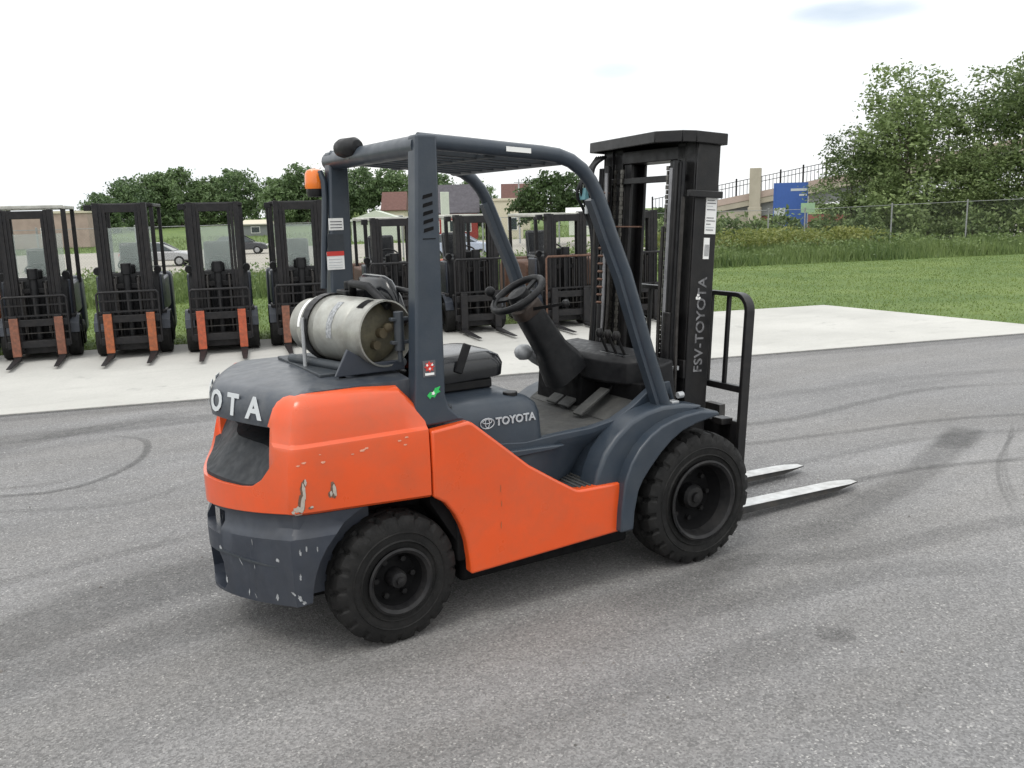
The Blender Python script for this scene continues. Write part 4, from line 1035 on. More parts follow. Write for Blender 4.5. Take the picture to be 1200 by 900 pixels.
# forks: L-shaped, blade thinning to the tip
for y in (-.235, .215):
    fk = MB(); w_ = .06
    prof = [(2.105, .74), (2.150, .74), (2.150, .125), (2.165, .100), (2.30, .094), (3.20, .082), (3.385, .074), (3.385, .068), (3.15, .055), (2.30, .050), (2.15, .050), (2.118, .065), (2.105, .095)]
    n = len(prof)
    def taper(x): return w_ if x < 3.2 else w_*(1-.55*((x-3.2)/.185)**2)
    vs = [(x, y-taper(x), z) for x, z in prof] + [(x, y+taper(x), z) for x, z in prof]
    fk.add(vs, [tuple(range(n)), tuple(range(2*n-1, n-1, -1))] + [(i, i+n, (i+1) % n+n, (i+1) % n) for i in range(n)])
    m_ = Matrix.Translation((2.1, 0, .06)) @ Matrix.Rotation(R(1.0), 4, 'Y') @ Matrix.Translation((-2.1, 0, -.06))
    fko = fk.xf(m_).build('fork', M['forkside'], fl, .004)
    tp_ = MB(); vs = []
    for x, z in ((2.17, .1012), (2.30, .0952), (2.75, .0892), (3.19, .0834), (3.28, .0794), (3.375, .0756)):
        for sg in (-1, 1): vs.append((x, y+sg*(taper(x)-.004), z))
    tp_.add(vs, [(2*i, 2*i+1, 2*i+3, 2*i+2) for i in range(5)])
    tp_.xf(m_).build('worn_top', M['fork'], fko, 0, 0)

# ---- tank bracket (part of the truck) and the gas cylinder lying in it
TY0, TY1, TX, TZ, TR = -.275, .275, 0.0, 1.342, .148
GROT = Matrix.Translation((.005, -.115, 0)) @ Matrix.Rotation(R(15), 4, 'Z')
tbk = MB()
for x in (-.12, .12): tbk.tube([tuple(GROT @ Vector((x, -.24, 1.195))), tuple(GROT @ Vector((x, .30, 1.195)))], .022, 10)
tbk.box(-.20, .12, -.30, .34, 1.165, 1.18)
tbo = tbk.build('tank_bracket', M['dgrey'], fl, .004)
MB().prism([(-.16, 1.175), (-.10, 1.29), (.0, 1.22), (.16, 1.22), (.16, 1.175)], -.385, -.365).build('bracket_plate', M['navy'], tbo, .004)
strap = MB()
n = 30
for y0, y1 in ((.12, .165),):
    ring0 = [Vector((TX+(TR+.006)*math.cos(a), 0, TZ+(TR+.006)*math.sin(a))) for a in [2*math.pi*i/n for i in range(n)]]
    for i in range(n):
        a, b_ = ring0[i], ring0[(i+1) % n]
        m_ = (a+b_)/2 + Vector((0, (y0+y1)/2, 0)); dirv = (b_-a).normalized()
        strap.bar(a+Vector((0, .12, 0))-dirv*.003, b_+Vector((0, .12, 0))+dirv*.003, .045, .007, ((a+b_)/2-Vector((TX, 0, TZ))))
strap.xf(GROT).build('tank_strap', M['black'], tbo, 0, 50)
MB().cyl((TX-TR-.012, .12, 1.16), (TX-TR-.012, .12, 1.40), .009, 8).cyl((TX-TR-.012, .12, 1.145), (TX-TR-.012, .12, 1.17), .014, 6).xf(GROT).build('strap_latch', M['galv'], tbo)
gp = MB().box(.075, .16, -.46, -.43, 1.30, 1.315).box(.075, .16, -.46, -.43, 1.40, 1.415).cyl((.115, -.445, 1.27), (.115, -.445, 1.44), .022, 12).cyl((.115, -.445, 1.22), (.115, -.445, 1.27), .012, 8)
gp.build('swing_pivot', M['dgrey'], tbo, .003)
gas = thing('gas_cylinder', 'scratched silver grey fuel gas cylinder strapped on its side behind the seat', 'gas cylinder', (.005, -.115, TZ-TR), R(15))
gz = lambda mb, name, m_, par=None, bv=0, sm=40: mb.xf(Matrix.Translation((0, 0, -(TZ-TR)))).build(name, m_, par or gas, bv, sm)
pr_ = [(.001, TY1+.0), (.06, TY1-.004), (.105, TY1-.025), (.135, TY1-.06), (.148, TY1-.10), (TR, TY1-.13), (TR, .06), (TR+.002, .055), (TR, .05), (TR, TY0+.15), (.147, TY0+.13), (.135, TY0+.10), (.11, TY0+.072), (.07, TY0+.052), (.001, TY0+.045)]
body = gz(MB().revolve(pr_, (TX, 0, TZ), (0, 1, 0), 44), 'body', M['tank'])
colr = MB().revolve([(.140, TY0+.11), (.146, TY0+.05), (.146, TY0-.01), (.139, TY0-.012), (.138, TY0+.05), (.134, TY0+.11)], (TX, 0, TZ), (0, 1, 0), 44)
gz(colr, 'collar', M['tank'])
fr = MB().revolve([(.118, TY1-.05), (.125, TY1+.012), (.120, TY1+.014), (.112, TY1-.05)], (TX, 0, TZ), (0, 1, 0), 40)
gz(fr, 'foot_ring', M['tank'])
gz(MB().revolve([(.137, TY0+.085), (.12, TY0+.062), (.07, TY0+.046), (.001, TY0+.040)], (TX, 0, TZ), (0, 1, 0), 36), 'tank_end', M['tankend'], body)
vl = MB().cyl((TX, TY0+.05, TZ), (TX, TY0+.01, TZ), .022, 14).cyl((TX+.05, TY0+.03, TZ+.02), (TX+.13, TY0+.03, TZ+.03), .016, 10).ball((TX+.03, TY0+.02, TZ+.02), .024, 12)
vl.cyl((TX-.03, TY0+.06, TZ-.05), (TX-.03, TY0+.02, TZ-.05), .02, 10)
gz(vl, 'valve', M['brass'])
gz(MB().tube([(TX+.06, TY0+.01, TZ+.03), (TX+.14, TY0-.03, TZ+.06), (TX+.2, TY0+.05, TZ+.16), (TX+.22, TY0+.2, TZ+.17), (TX+.24, TY0+.35, TZ+.05)], .014, 8), 'gas_hose', M['blackmatt'], None, 0, 60)
# pale worn label band and black collar slot
def band(y0, y1, a0, a1, rad, n=8):
    mb = MB(); vs = []
    for i in range(n+1):
        a = R(a0+(a1-a0)*i/n)
        for y in (y0, y1): vs.append((TX+rad*math.cos(a), y, TZ+rad*math.sin(a)))
    return mb.add(vs, [(2*i, 2*i+1, 2*i+3, 2*i+2) for i in range(n)])
gz(band(-.085, -.045, 118, 188, TR+.0015), 'worn_label', M['scuff'], body)
gz(band(TY0+.03, TY0+.075, 100, 128, .1475), 'collar_slot', M['dark'], body)
gz(band(.165, .185, 120, 175, TR+.0015), 'worn_label', M['white'], body)
# regulator and hoses behind the tank
rg = MB().box(.06, .16, .05, .17, 1.40, 1.50).cyl((.11, .11, 1.50), (.11, .11, 1.54), .03, 12)
rg.tube([(.10, .05, 1.48), (.06, -.05, 1.54), (.08, -.2, 1.535), (.12, -.33, 1.45)], .02, 10)
rg.build('gas_regulator', M['blackmatt'], fl, .006)
MB().cyl((-.0, .2, 1.17), (.10, .2, 1.46), .03, 12).build('intake_pipe', M['dgrey'], fl)

# ================================================================== THE ROW OF FORKLIFTS ON THE APRON
def row_forklift(tall):
    t = bpy.data.objects.new('row_forklift', None); COL.objects.link(t)
    B = lambda mb, name, m_, par=None, bv=.006, sm=35: mb.build(name, M[m_], par or t, bv, sm)
    # chassis, drive tyres, battery body, counterweight
    B(MB().prism([(-1.35, .14), (.20, .14), (.24, .22), (.22, .60), (-.02, .66), (-1.35, .62)], -.40, .40).box(-.20, .16, -.50, .50, .30, .62), 'chassis', 'soot', bv=.02)
    ft = MB().prism([(-.28, .30), (-.22, .46), (-.10, .56), (.10, .56), (.24, .46), (.28, .36), (.30, .36), (.26, .49), (.11, .60), (-.12, .60), (-.25, .50), (-.32, .30)], -.545, -.40)
    for m_ in (ft, ft.mirrored()): B(m_, 'fender', 'navy')
    B(MB().prism([(-1.42, .55), (-.36, .55), (-.36, .98), (-.45, 1.04), (-1.42, 1.04)], -.46, .46), 'battery_cover', 'oldorange', bv=.03)
    B(MB().prism([(-1.78, .18), (-1.36, .14), (-1.36, 1.08), (-1.62, 1.08), (-1.76, .95)], -.50, .50), 'counterweight', 'oldorange', bv=.06)
    B(MB().prism([(.02, .55), (.20, .55), (.20, .98), (.10, 1.16), (-.02, 1.16)], -.44, .44), 'cowl', 'blackmatt', bv=.02)
    for y in (-.42, .42):
        B(MB().box(-.25, .12, y-.05, y+.05, .56, 1.12), 'side_cowl', 'navy', bv=.02)
        B(MB().cyl((.14, y*1.02, 1.20), (.20, y*1.02, 1.19), .055, 14), 'work_lamp', 'blackmatt')
    for x, r_, ys_, w_ in ((0, .235, .445, .19), (-1.22, .20, .40, .16)):
        for s in (-1, 1):
            ty = B(MB().revolve([(r_*.55, -w_/2), (r_*.9, -w_/2), (r_, -w_/2+.03), (r_, w_/2-.03), (r_*.9, w_/2), (r_*.55, w_/2)], (x + (.09 if x == 0 else 0), s*ys_, r_), (0, 1, 0), 24), 'tyre', 'rubber', bv=0)
            B(MB().revolve([(r_*.56, s*w_*.42), (r_*.5, s*w_*.3), (.02, s*w_*.25), (.001, s*w_*.25)], (x + (.09 if x == 0 else 0), s*ys_, r_), (0, 1, 0), 18), 'rim', 'rim', ty, 0)
    # overhead guard on four thin posts
    HT = 2.095 if not tall else 1.82
    g = MB()
    for y in (-.41, .41): g.bar((-1.36, y, HT), (.02, y, HT-.01), .05, .05)
    for x in (-1.36, .0): g.bar((x, -.41, HT), (x, .41, HT), .05, .05)
    gd = B(g, 'overhead_guard', 'roofpale', bv=.01)
    for y in [-.36+.09*k for k in range(9)]: B(MB().bar((-1.34, y, HT-.005), (.0, y, HT-.012), .018, .03), 'roof_bar', 'roofpale', gd, 0)
    for y in (-.40, .40):
        B(MB().bar((.06, y, .60), (-.02, y, HT-.02), .06, .05, (1, 0, 0)), 'front_post', 'soot', gd)
        B(MB().bar((-1.30, y, .95), (-1.35, y, HT-.02), .055, .045, (1, 0, 0)), 'rear_post', 'soot', gd)
    # seat, steering wheel, milky screen
    B(MB().prism([(-.95, 1.04), (-.48, 1.04), (-.46, 1.14), (-.86, 1.15), (-.93, 1.55), (-1.03, 1.55)], -.23, .23), 'seat', 'vinyl', bv=.04)
    B(MB().tube([(-.20+.16*math.cos(2*math.pi*k/18)*.8, .17*math.sin(2*math.pi*k/18), 1.26-.16*math.cos(2*math.pi*k/18)*.5) for k in range(19)], .014, 6, False).bar((-.2, 0, 1.26), (.0, 0, 1.05), .07, .07), 'steering_wheel', 'blackmatt', bv=0)
    B(MB().box(.02, .12, -.10, .10, 1.14, 1.27), 'display_box', 'blackmatt', bv=.02)
    if not tall: B(MB().box(.012, .018, -.42, .42, 1.17, 1.78), 'screen', 'pane', bv=0)
    # mast
    MT = 2.12 if not tall else 1.84
    mst = B(MB().box(.30, .44, -.34, .34, MT-.13, MT-.02), 'mast', 'soot')
    B(MB().box(.29, .33, -.34, .34, .95, 1.02), 'cross_member', 'soot', mst); B(MB().box(.28, .40, -.34, .34, .10, .20), 'cross_member', 'soot', mst)
    for s in (-1, 1):
        for k, (y0, y1, dx) in enumerate(((.295, .37, 0), (.245, .29, .012), (.20, .24, .02))):
            c = channel(.29+dx, .45-dx*.3, -y1, -y0, .016, .07+.03*k, MT-.01*k, 1)
            if s > 0: c = c.mirrored()
            B(c, 'mast_channel', 'soot', mst, .003)
        B(MB().cyl((.30, s*.165, .25), (.30, s*.165, 1.12), .03, 12), 'lift_cylinder', 'greasy', mst)
        B(MB().box(.46, .475, s*.16-.012, s*.16+.012, .40, 1.1), 'chain', 'greasy', mst)
    B(MB().cyl((.36, 0, .2), (.36, 0, 1.15), .055, 14).cyl((.36, 0, 1.15), (.36, 0, 1.30), .075, 14), 'free_lift_cylinder', 'blackmatt', mst)
    for k in range(4): B(MB().tube([(.31, -.12+.08*k, .3), (.30, -.11+.075*k, .8), (.31, -.12+.08*k, 1.12)], .012, 6), 'hose', 'blackmatt', mst, 0)
    # carriage with load backrest and forks
    cgr = B(MB().box(.50, .545, -.42, .42, .20, .30).box(.50, .545, -.42, .42, .50, .60).box(.46, .51, -.26, -.21, .15, .66).box(.46, .51, .21, .26, .15, .66), 'carriage', 'soot')
    bz0, bz1 = (.60, .92) if not tall else (.60, 1.16)
    bkr = MB().tube([(.53, -.43, .22), (.53, -.43, bz1-.03), (.53, -.40, bz1), (.53, .40, bz1), (.53, .43, bz1-.03), (.53, .43, .22)], .018, 8)
    bk = B(bkr, 'load_backrest', 'soot', None, 0, 50)
    B(MB().box(.52, .54, -.42, .42, bz0+.04, bz0+.065), 'cross_rail', 'soot', bk, 0)
    if not tall:
        B(MB().box(.52, .54, -.42, .42, bz1-.13, bz1-.11), 'cross_rail', 'soot', bk, 0)
        for k in range(5): B(MB().box(.522, .538, -.34+.17*k-.012, -.34+.17*k+.012, bz0+.06, bz1), 'backrest_bar', 'soot', bk, 0)
    else:
        for k in range(9): B(MB().box(.522, .538, -.36+.09*k-.008, -.36+.09*k+.008, bz0+.06, bz1), 'backrest_bar', 'soot', bk, 0)
    for y in (-.30, .30):
        prof = [(.548, .66), (.592, .66), (.592, .085), (.62, .068), (1.42, .05), (1.42, .04), (.62, .028), (.548, .04)]
        n = 8; w_ = .052
        vs = [(x, y-w_*(1 if x < 1.3 else .6), z) for x, z in prof] + [(x, y+w_*(1 if x < 1.3 else .6), z) for x, z in prof]
        fk = MB().add(vs, [tuple(range(n)), tuple(range(2*n-1, n-1, -1))] + [(i, i+n, (i+1) % n+n, (i+1) % n) for i in range(n)])
        fo_ = B(fk, 'fork', 'soot')
        B(MB().box(.548, .6, y-.058, y+.058, .09, .63), 'fork_sleeve', 'oldorange', fo_, .004)
    B(MB().box(.51, .54, -.42, .42, .40, .412).box(.38, .42, -.34, .34, .23, .30), 'cross_tube', 'greasy', cgr, 0)
    # dull lights on the mast head
    B(MB().box(.22, .32, -.50, -.40, MT-.10, MT-.02), 'head_lamp', 'blackmatt', mst)
    return t

RZ = math.atan2(-.97, -.235)
def recolour(o, swaps):
    for ch in kids(o):
        if ch.type == 'MESH':
            for a, b_ in swaps.get(ch.name.split('.')[0], {}).items() if False else ():
                pass
        recolour(ch, swaps)
def paint(o, names, m_):
    for ch in kids(o):
        if ch.type == 'MESH' and ch.name.split('.')[0] in names:
            ch.material_slots[0].link = 'OBJECT'; ch.material_slots[0].material = M[m_]
        paint(ch, names, m_)
low_proto = row_forklift(False); tall_proto = row_forklift(True)
GRP = 'used forklifts lined up on the concrete apron'
rows = [ # prototype, x, y, turn, fork colour, body colour, guard, label
 (0, -2.02, 10.20, 0, 'rust', 'oldorange', 'soot', 'used forklift cut off by the left edge, first of the lined up row'),
 (0, -0.79, 10.02, 4, 'brown', 'navy', 'roofpale', 'used forklift with brown fork sleeves and pale roof at the left end'),
 (0, 0.34, 9.50, 0, 'oldorange', 'navy', 'soot', 'used forklift with light orange fork sleeves, in front of the silver car'),
 (0, 1.45, 9.05, 0, 'redorange', 'navy', 'soot', 'used forklift with red orange fork sleeves, between the silver car and the amber beacon'),
 (0, 2.58, 8.90, 0, 'brown', 'navy', 'soot', 'used forklift half hidden behind the gas cylinder and amber beacon'),
 (1, 3.95, 8.75, 0, 'soot', 'rust', 'roofpale', 'used forklift seen behind the rear pillar, with thin pale guard'),
 (1, 5.20, 8.55, 2, 'soot', 'redorange', 'roofpale', 'used forklift with orange body and pale roof, beyond the steering wheel'),
 (1, 6.62, 8.20, 2, 'soot', 'rust', 'roofpale', 'used forklift with tall slatted backrest, just left of the big mast'),
 (1, 7.85, 7.95, 1, 'soot', 'rust', 'soot', 'used forklift hidden mostly by the tall black mast at the right end'),
]
seen = set()
for k, x, y, tn, fc, bc_, gc_, lab in rows:
    proto = tall_proto if k else low_proto
    o = proto if k not in seen else copy_tree(proto); seen.add(k)
    o.location = (x, y, .012); o.rotation_euler = (0, 0, RZ + R(tn)); q_ = .985 + .03*((k*7 + int(x*13)) % 5)/4; o.scale = (.96, .90, .965*q_); tag(o, lab, 'forklift', GRP)
    if k == 0 and gc_ == 'roofpale':
        for c_ in kids(o):
            if c_.name.startswith('overhead_guard'): c_.scale = (1, 1.18, 1.03)
    paint(o, ('fork_sleeve',), fc); paint(o, ('counterweight', 'battery_cover'), bc_); paint(o, ('overhead_guard', 'roof_bar'), gc_)
    if k and bc_ == 'rust': paint(o, ('load_backrest',), 'rust' if x > 6 and x < 7 else 'soot')

# ================================================================== PLANTS
def up_blades(n, xy, h, w, lean=.35):
    """grass blades: one slim triangle each, standing on the ground"""
    x, y = xy; z = ground_h(x, y) - .02
    a = rng.uniform(0, 2*np.pi, n); hh = h*rng.uniform(.45, 1.15, n); ww = w*rng.uniform(.6, 1.3, n)
    la = rng.uniform(0, 2*np.pi, n); ll = hh*rng.uniform(0, lean, n)
    v = np.zeros((n, 3, 3), np.float32)
    v[:, 0] = np.stack([x-np.cos(a)*ww, y-np.sin(a)*ww, z], -1); v[:, 1] = np.stack([x+np.cos(a)*ww, y+np.sin(a)*ww, z], -1)
    v[:, 2] = np.stack([x+np.cos(la)*ll, y+np.sin(la)*ll, z+hh], -1)
    return v.reshape(-1, 3)
def cards(n, centre, size):
    """n small leaf quads (diamonds) around given centres (n,3)"""
    d = rng.normal(size=(n, 3)); d /= np.linalg.norm(d, axis=1, keepdims=True)
    e = np.cross(d, rng.normal(size=(n, 3))); e /= np.linalg.norm(e, axis=1, keepdims=True)
    s = (size*rng.uniform(.6, 1.35, n))[:, None]
    v = np.stack([centre-d*s, centre+e*s*.5, centre+d*s, centre-e*s*.5], 1)
    return v.reshape(-1, 3).astype(np.float32)
WE = np.array([(-40, 17.5), (-10, 17.5), (0, 17.0), (18.5, 16.2), (29, 13.4), (45, 8.6), (60, 4.0)])
def weed_edge(x): return np.interp(x, WE[:, 0], WE[:, 1])
# mown lawn: short blades over the part of it the picture shows
n = 150000
lx = rng.uniform(-9, 42, n); ly0 = np.where(lx < 11.9, back_y(lx)+.02, np.maximum(front_y(lx), -2)); ly1 = weed_edge(lx)+.6
ly = ly0 + (ly1-ly0)*rng.uniform(0, 1, n)
keep = ly1 > ly0
o = quad_cloud('lawn_grass', up_blades(keep.sum(), (lx[keep], ly[keep]), .045, .012, .9), 3, M['leaf_lawn'], None, 'stuff')
# tall weeds along the fence
n = 90000
wx = rng.uniform(-14, 48, n); wd = rng.beta(1.1, 1.6, n)*9.0; wy = weed_edge(wx) + wd
hmul = np.interp(wx, [-14, 8, 18, 26, 48], [.40, .40, .50, .55, .45])*(.70+.5*np.sin(wx*1.7+np.cos(wy*1.1)*2)*.5+.2*rng.random(n))
hmul *= np.clip(wd/.5, .35, 1)
o = quad_cloud('tall_weeds', up_blades(n, (wx, wy), hmul, .022, .5), 3, M['leaf_weed'], None, 'stuff')
n = 30000
k = rng.integers(0, 260, n); cxs = rng.uniform(-12, 46, 260); cys = weed_edge(cxs) + .6 + rng.beta(1.2, 2, 260)*7; chs = rng.uniform(.15, .55, 260)*np.interp(cxs, [-12, 10, 18, 46], [.8, .8, .9, .8])
cpos = np.stack([cxs[k]+rng.normal(0, .35, n), cys[k]+rng.normal(0, .3, n), ground_h(cxs[k], cys[k])+chs[k]*rng.uniform(.1, 1.6, n)], -1)
o = quad_cloud('leafy_weeds', cards(n, cpos, .055), 4, M['leaf_weed'], None, 'stuff')
n = 6500
k = rng.integers(0, 34, n); cxs = rng.uniform(20, 28, 34); cys = weed_edge(cxs)+rng.uniform(4, 7.5, 34)
cpos = np.stack([cxs[k]+rng.normal(0, .4, n), cys[k]+rng.normal(0, .4, n), ground_h(cxs[k], cys[k])+rng.uniform(.3, .7, n)+.35*rng.random(34)[k]], -1)
o = quad_cloud('golden_weeds', cards(n, cpos, .06), 4, M['leaf_gold'], None, 'stuff')
# rough verge on the highway's near and far sides
n = 40000
vx = rng.uniform(-30, 90, n); vt = np.where(rng.random(n) < .5, rng.uniform(30, 41, n), rng.uniform(89, 120, n)); vy = vt - .26*vx
o = quad_cloud('verge_grass', up_blades(n, (vx, vy), .35, .05, .6), 3, M['leaf_weed'], None, 'stuff')

def crown_points(blobs, n, dens=1.0):
    """leaf positions gathered in clumps on the shells of several lobes, gaps left between clumps"""
    out = []
    vol = np.array([b[3]*b[4]*b[5] for b in blobs])**.67; vol /= vol.sum()
    for b, f in zip(blobs, vol):
        m = max(8, int(n*f)); nc = max(4, m//38)
        d = rng.normal(size=(nc, 3)); d /= np.linalg.norm(d, axis=1, keepdims=True)
        rad = rng.uniform(.35, 1.0, nc)**.5
        c = np.array(b[:3]) + d*rad[:, None]*np.array(b[3:6])
        k = rng.integers(0, nc, m)
        sp = np.array(b[3:6]).mean()*.16
        out.append(c[k] + rng.normal(0, sp, (m, 3))*np.array([1, 1, .75]))
    return np.concatenate(out)
def tree_proto(blobs, nleaf, leaf, trunk_h, r0, leafmat, limbs=True):
    t = bpy.data.objects.new('tree', None); COL.objects.link(t)
    tr_ = MB(); top = max(b[2]+b[5]*.4 for b in blobs)
    tr_.tube([(0, 0, -.3), (.03, .02, trunk_h*.5), (-.04, .03, trunk_h), (.05, 0, top*.75), (.02, .02, top)], [r0*1.3, r0, r0*.8, r0*.4, r0*.1], 8)
    for b in blobs:
        z0 = min(trunk_h*.8 + .25*(b[2]-trunk_h), b[2]-.1)
        tr_.tube([(0, 0, max(.4, z0)), (b[0]*.5, b[1]*.5, max(.5, z0+(b[2]-z0)*.6)), (b[0], b[1], b[2])], [r0*.45, r0*.28, r0*.08], 6)
        for _ in range(4):
            a = rng.normal(size=3)*.5; tr_.tube([(b[0], b[1], b[2]), (b[0]+a[0]*b[3], b[1]+a[1]*b[4], b[2]+abs(a[2])*b[5])], [r0*.1, r0*.03], 5)
    tr_.build('trunk', M['bark'], t, 0, 60)
    quad_cloud('crown', cards(nleaf, crown_points(blobs, nleaf)[:nleaf] if False else (lambda p: p[:nleaf] if len(p) >= nleaf else np.concatenate([p, p[:nleaf-len(p)]]))(crown_points(blobs, nleaf+400)), leaf), 4, M[leafmat], t)
    return t
def put_tree(o, name, x, y, rz, s, label, group, z=None, wide=1.0):
    o.name = name; o.location = (x, y, float(ground_h(x, y)) if z is None else z); o.rotation_euler = (0, 0, rz); o.scale = (s*wide, s*wide, s)
    return tag(o, label, 'tree', group)

# slim poplars at the right, beyond the chain link fence
pop = []
for sd in range(3):
    bl = [(0, 0, 5.4, 1.5, 1.5, 2.2), (.7, .3, 4.4, 1.5, 1.4, 1.6), (-.8, .2, 4.8, 1.4, 1.3, 1.6), (.1, -.5, 2.8, 1.7, 1.7, 1.3), (rng.uniform(-.3, .3), .2, 7.2, 1.25, 1.2, 1.35), (-1.0, -.3, 2.2, 1.4, 1.4, 1.1), (.9, .4, 1.5, 1.5, 1.5, 1.2), (-.3, .2, 1.1, 1.5, 1.4, 1.0), (.75, -.2, 6.3, 1.1, 1.1, 1.2), (-.7, .3, 6.5, 1.0, 1.0, 1.2)]
    pop.append(tree_proto(bl, 13000, .085, 2.0, .08, 'leaf_poplar'))
PG = 'poplars beyond the chain link fence'
poplars = [(0, 39.2, 25.6, 0.3, 1.14, 'tallest poplar of the clump, right of the bridge deck'), (1, 38.2, 28.0, 1.9, .78, 'shorter rounded poplar at the left front of the clump'),
 (2, 42.6, 23.9, 2.8, 1.07, 'slim poplar with an open crown, right of the tallest one'), (0, 42.4, 21.0, 4.1, 1.12, 'tall poplar cut by the right edge of the picture'),
 (1, 40.2, 27.2, 5.0, .90, 'bushy poplar tucked between the short one and the tallest one'), (2, 44.5, 26.0, .9, .72, 'low poplar behind, filling the gap under the slim one'),
 (0, 40.6, 22.6, 2.2, .62, 'small poplar just behind the fence below the slim one'), (1, 37.8, 25.6, 3.4, .50, 'small bushy poplar close behind the fence under the tallest'),
 (2, 44.3, 20.2, 5.6, .95, 'dark poplar behind at the right edge')]
used = set()
for k, x, y, rz, s, lab in poplars:
    o = pop[k] if k not in used else copy_tree(pop[k]); used.add(k)
    put_tree(o, 'poplar_tree', x, y, rz, s, lab, PG, None, 1.27)
# broad trees across the highway
brd = []
for sd in range(3):
    bl = [(0, 0, 5.0, 3.4, 3.4, 2.8), (2.4, .6, 4.4, 2.3, 2.2, 2.1), (-2.3, -.4, 4.5, 2.3, 2.3, 2.2), (.6, -1.8, 3.2, 2.6, 2.2, 2.0), (rng.uniform(-1.5, 1.5), .5, 7.0, 1.9, 1.9, 1.3), (-.8, -1.5, 2.0, 2.8, 2.4, 1.8), (2.2, -1.0, 1.5, 2.4, 2.0, 1.5), (-2.6, -.8, 1.6, 2.2, 2.0, 1.5)]
    brd.append(tree_proto(bl, 11000, .24, 1.2, .24, 'leaf_far'))
BG_ = 'broad trees across the highway'
broad = [(0, 12.9, 131, .4, .66, 'leftmost far tree with a thin pale crown'), (1, 17.6, 138, 1.2, .90, 'second far tree, pale and rounded, from the left'), (2, 21.5, 141, 2.2, .98, 'dark far tree standing behind the second forklift of the row'),
 (0, 26.0, 144, 3.3, 1.06, 'tallest crown of the far tree line, left of the beacon'), (1, 30.2, 143, 4.6, .90, 'far tree with flat top between two taller crowns'), (2, 34.2, 141, 5.4, 1.04, 'far tree above the third forklift mast'),
 (0, 38.0, 133, .9, .86, 'dark far tree just left of the amber beacon'), (1, 42.2, 132, 2.9, 1.10, 'far tree seen behind the beacon and rear pillar'), (2, 46.8, 133, 3.9, 1.02, 'far tree between the two rear pillars of the big forklift'),
 (0, 51.5, 134, 5.2, 1.05, 'far tree behind the brown roofed house'), (1, 56.5, 131, 1.7, 1.05, 'far tree behind the red barn'), (2, 61.5, 127, .2, .96, 'far tree over the barn end under the guard roof'), (0, 66, 122, 2.6, .8, 'far tree behind the red roofed house')]
used = set()
for k, x, y, rz, s, lab in broad:
    o = brd[k] if k not in used else copy_tree(brd[k]); used.add(k)
    put_tree(o, 'broad_tree', x, y, rz, s, lab, BG_)
mp_ = tree_proto([(0, 0, 3.6, 2.0, 2.0, 1.7), (1.0, -.9, 4.2, 1.3, 1.3, 1.4), (-1.0, .9, 3.9, 1.3, 1.3, 1.3), (1.7, -1.6, 2.9, 1.3, 1.3, 1.2), (-1.6, 1.4, 2.8, 1.2, 1.2, 1.1), (0, 0, 5.0, 1.0, 1.0, .8)], 9000, .15, 1.4, .16, 'leaf_deep')
put_tree(mp_, 'maple_tree', 39.4, 58.9, .0, 1.05, 'round dark green tree seen through the open cab, before pale sky', None)
for x, y, s, rz, lab in ((46.0, 82.0, .62, 2.0, 'small dark tree in front of the beige building'), (45.8, 52.8, .5, 1.0, 'small dark tree seen right of the guard pillar'), (52, 56, .62, 4.0, 'small tree between the mast channels')):
    o = copy_tree(mp_); put_tree(o, 'maple_tree', x, y, rz, s, lab, None)
# bushes behind the fence on the right and at the field's edge
bp_ = bpy.data.objects.new('bush', None); COL.objects.link(bp_)
bbl = [(0, 0, .9, 1.0, 1.0, .8), (.8, .2, .7, .8, .8, .6), (-.7, -.2, .75, .8, .8, .65), (.1, .3, 1.4, .7, .7, .6)]
quad_cloud('foliage', cards(2600, crown_points(bbl, 3000)[:2600], .10), 4, M['leaf_poplar'], bp_)
st_b = MB()
for k in range(7):
    a = k*.9; st_b.tube([(.1*math.cos(a), .1*math.sin(a), -.2), (.5*math.cos(a), .5*math.sin(a), 1.0)], [.03, .01], 5)
st_b.build('stem', M['bark'], bp_, 0)
bushes = [(27.9, 26.6, 1.1, 'grey green bush right beside the tall black mast, below the bridge railing'), (29.2, 25.9, 1.0, 'bush below the pier of the bridge'), (34.4, 29.3, 1.3, 'bush in front of the blue highway sign'), (33.4, 26.0, 1.0, 'bush under the small green sign'),
 (35.6, 25.2, 1.1, 'bush behind the second fence post'), (37.6, 23.6, 1.0, 'bush between the second and third fence posts'), (38.8, 21.4, 1.0, 'bush behind the third fence post'), (40.0, 18.6, 1.2, 'bush at the right edge behind the fence'),
 (36.2, 94.5, 1.5, 'bush beside the grey roadside shed'), (44.5, 86.0, 1.4, 'bush at the foot of the red barn'), (33, 34.5, 1.3, 'bush seen between the mast channels'), (30.5, 34, 1.2, 'bush seen left of the mast channels')]
for i, (x, y, s, lab) in enumerate(bushes):
    o = bp_ if i == 0 else copy_tree(bp_)
    o.location = (x, y, float(ground_h(x, y))); o.rotation_euler = (0, 0, i*1.3); o.scale = (s, s, s); tag(o, lab, 'bush', 'bushes along the fence and road')

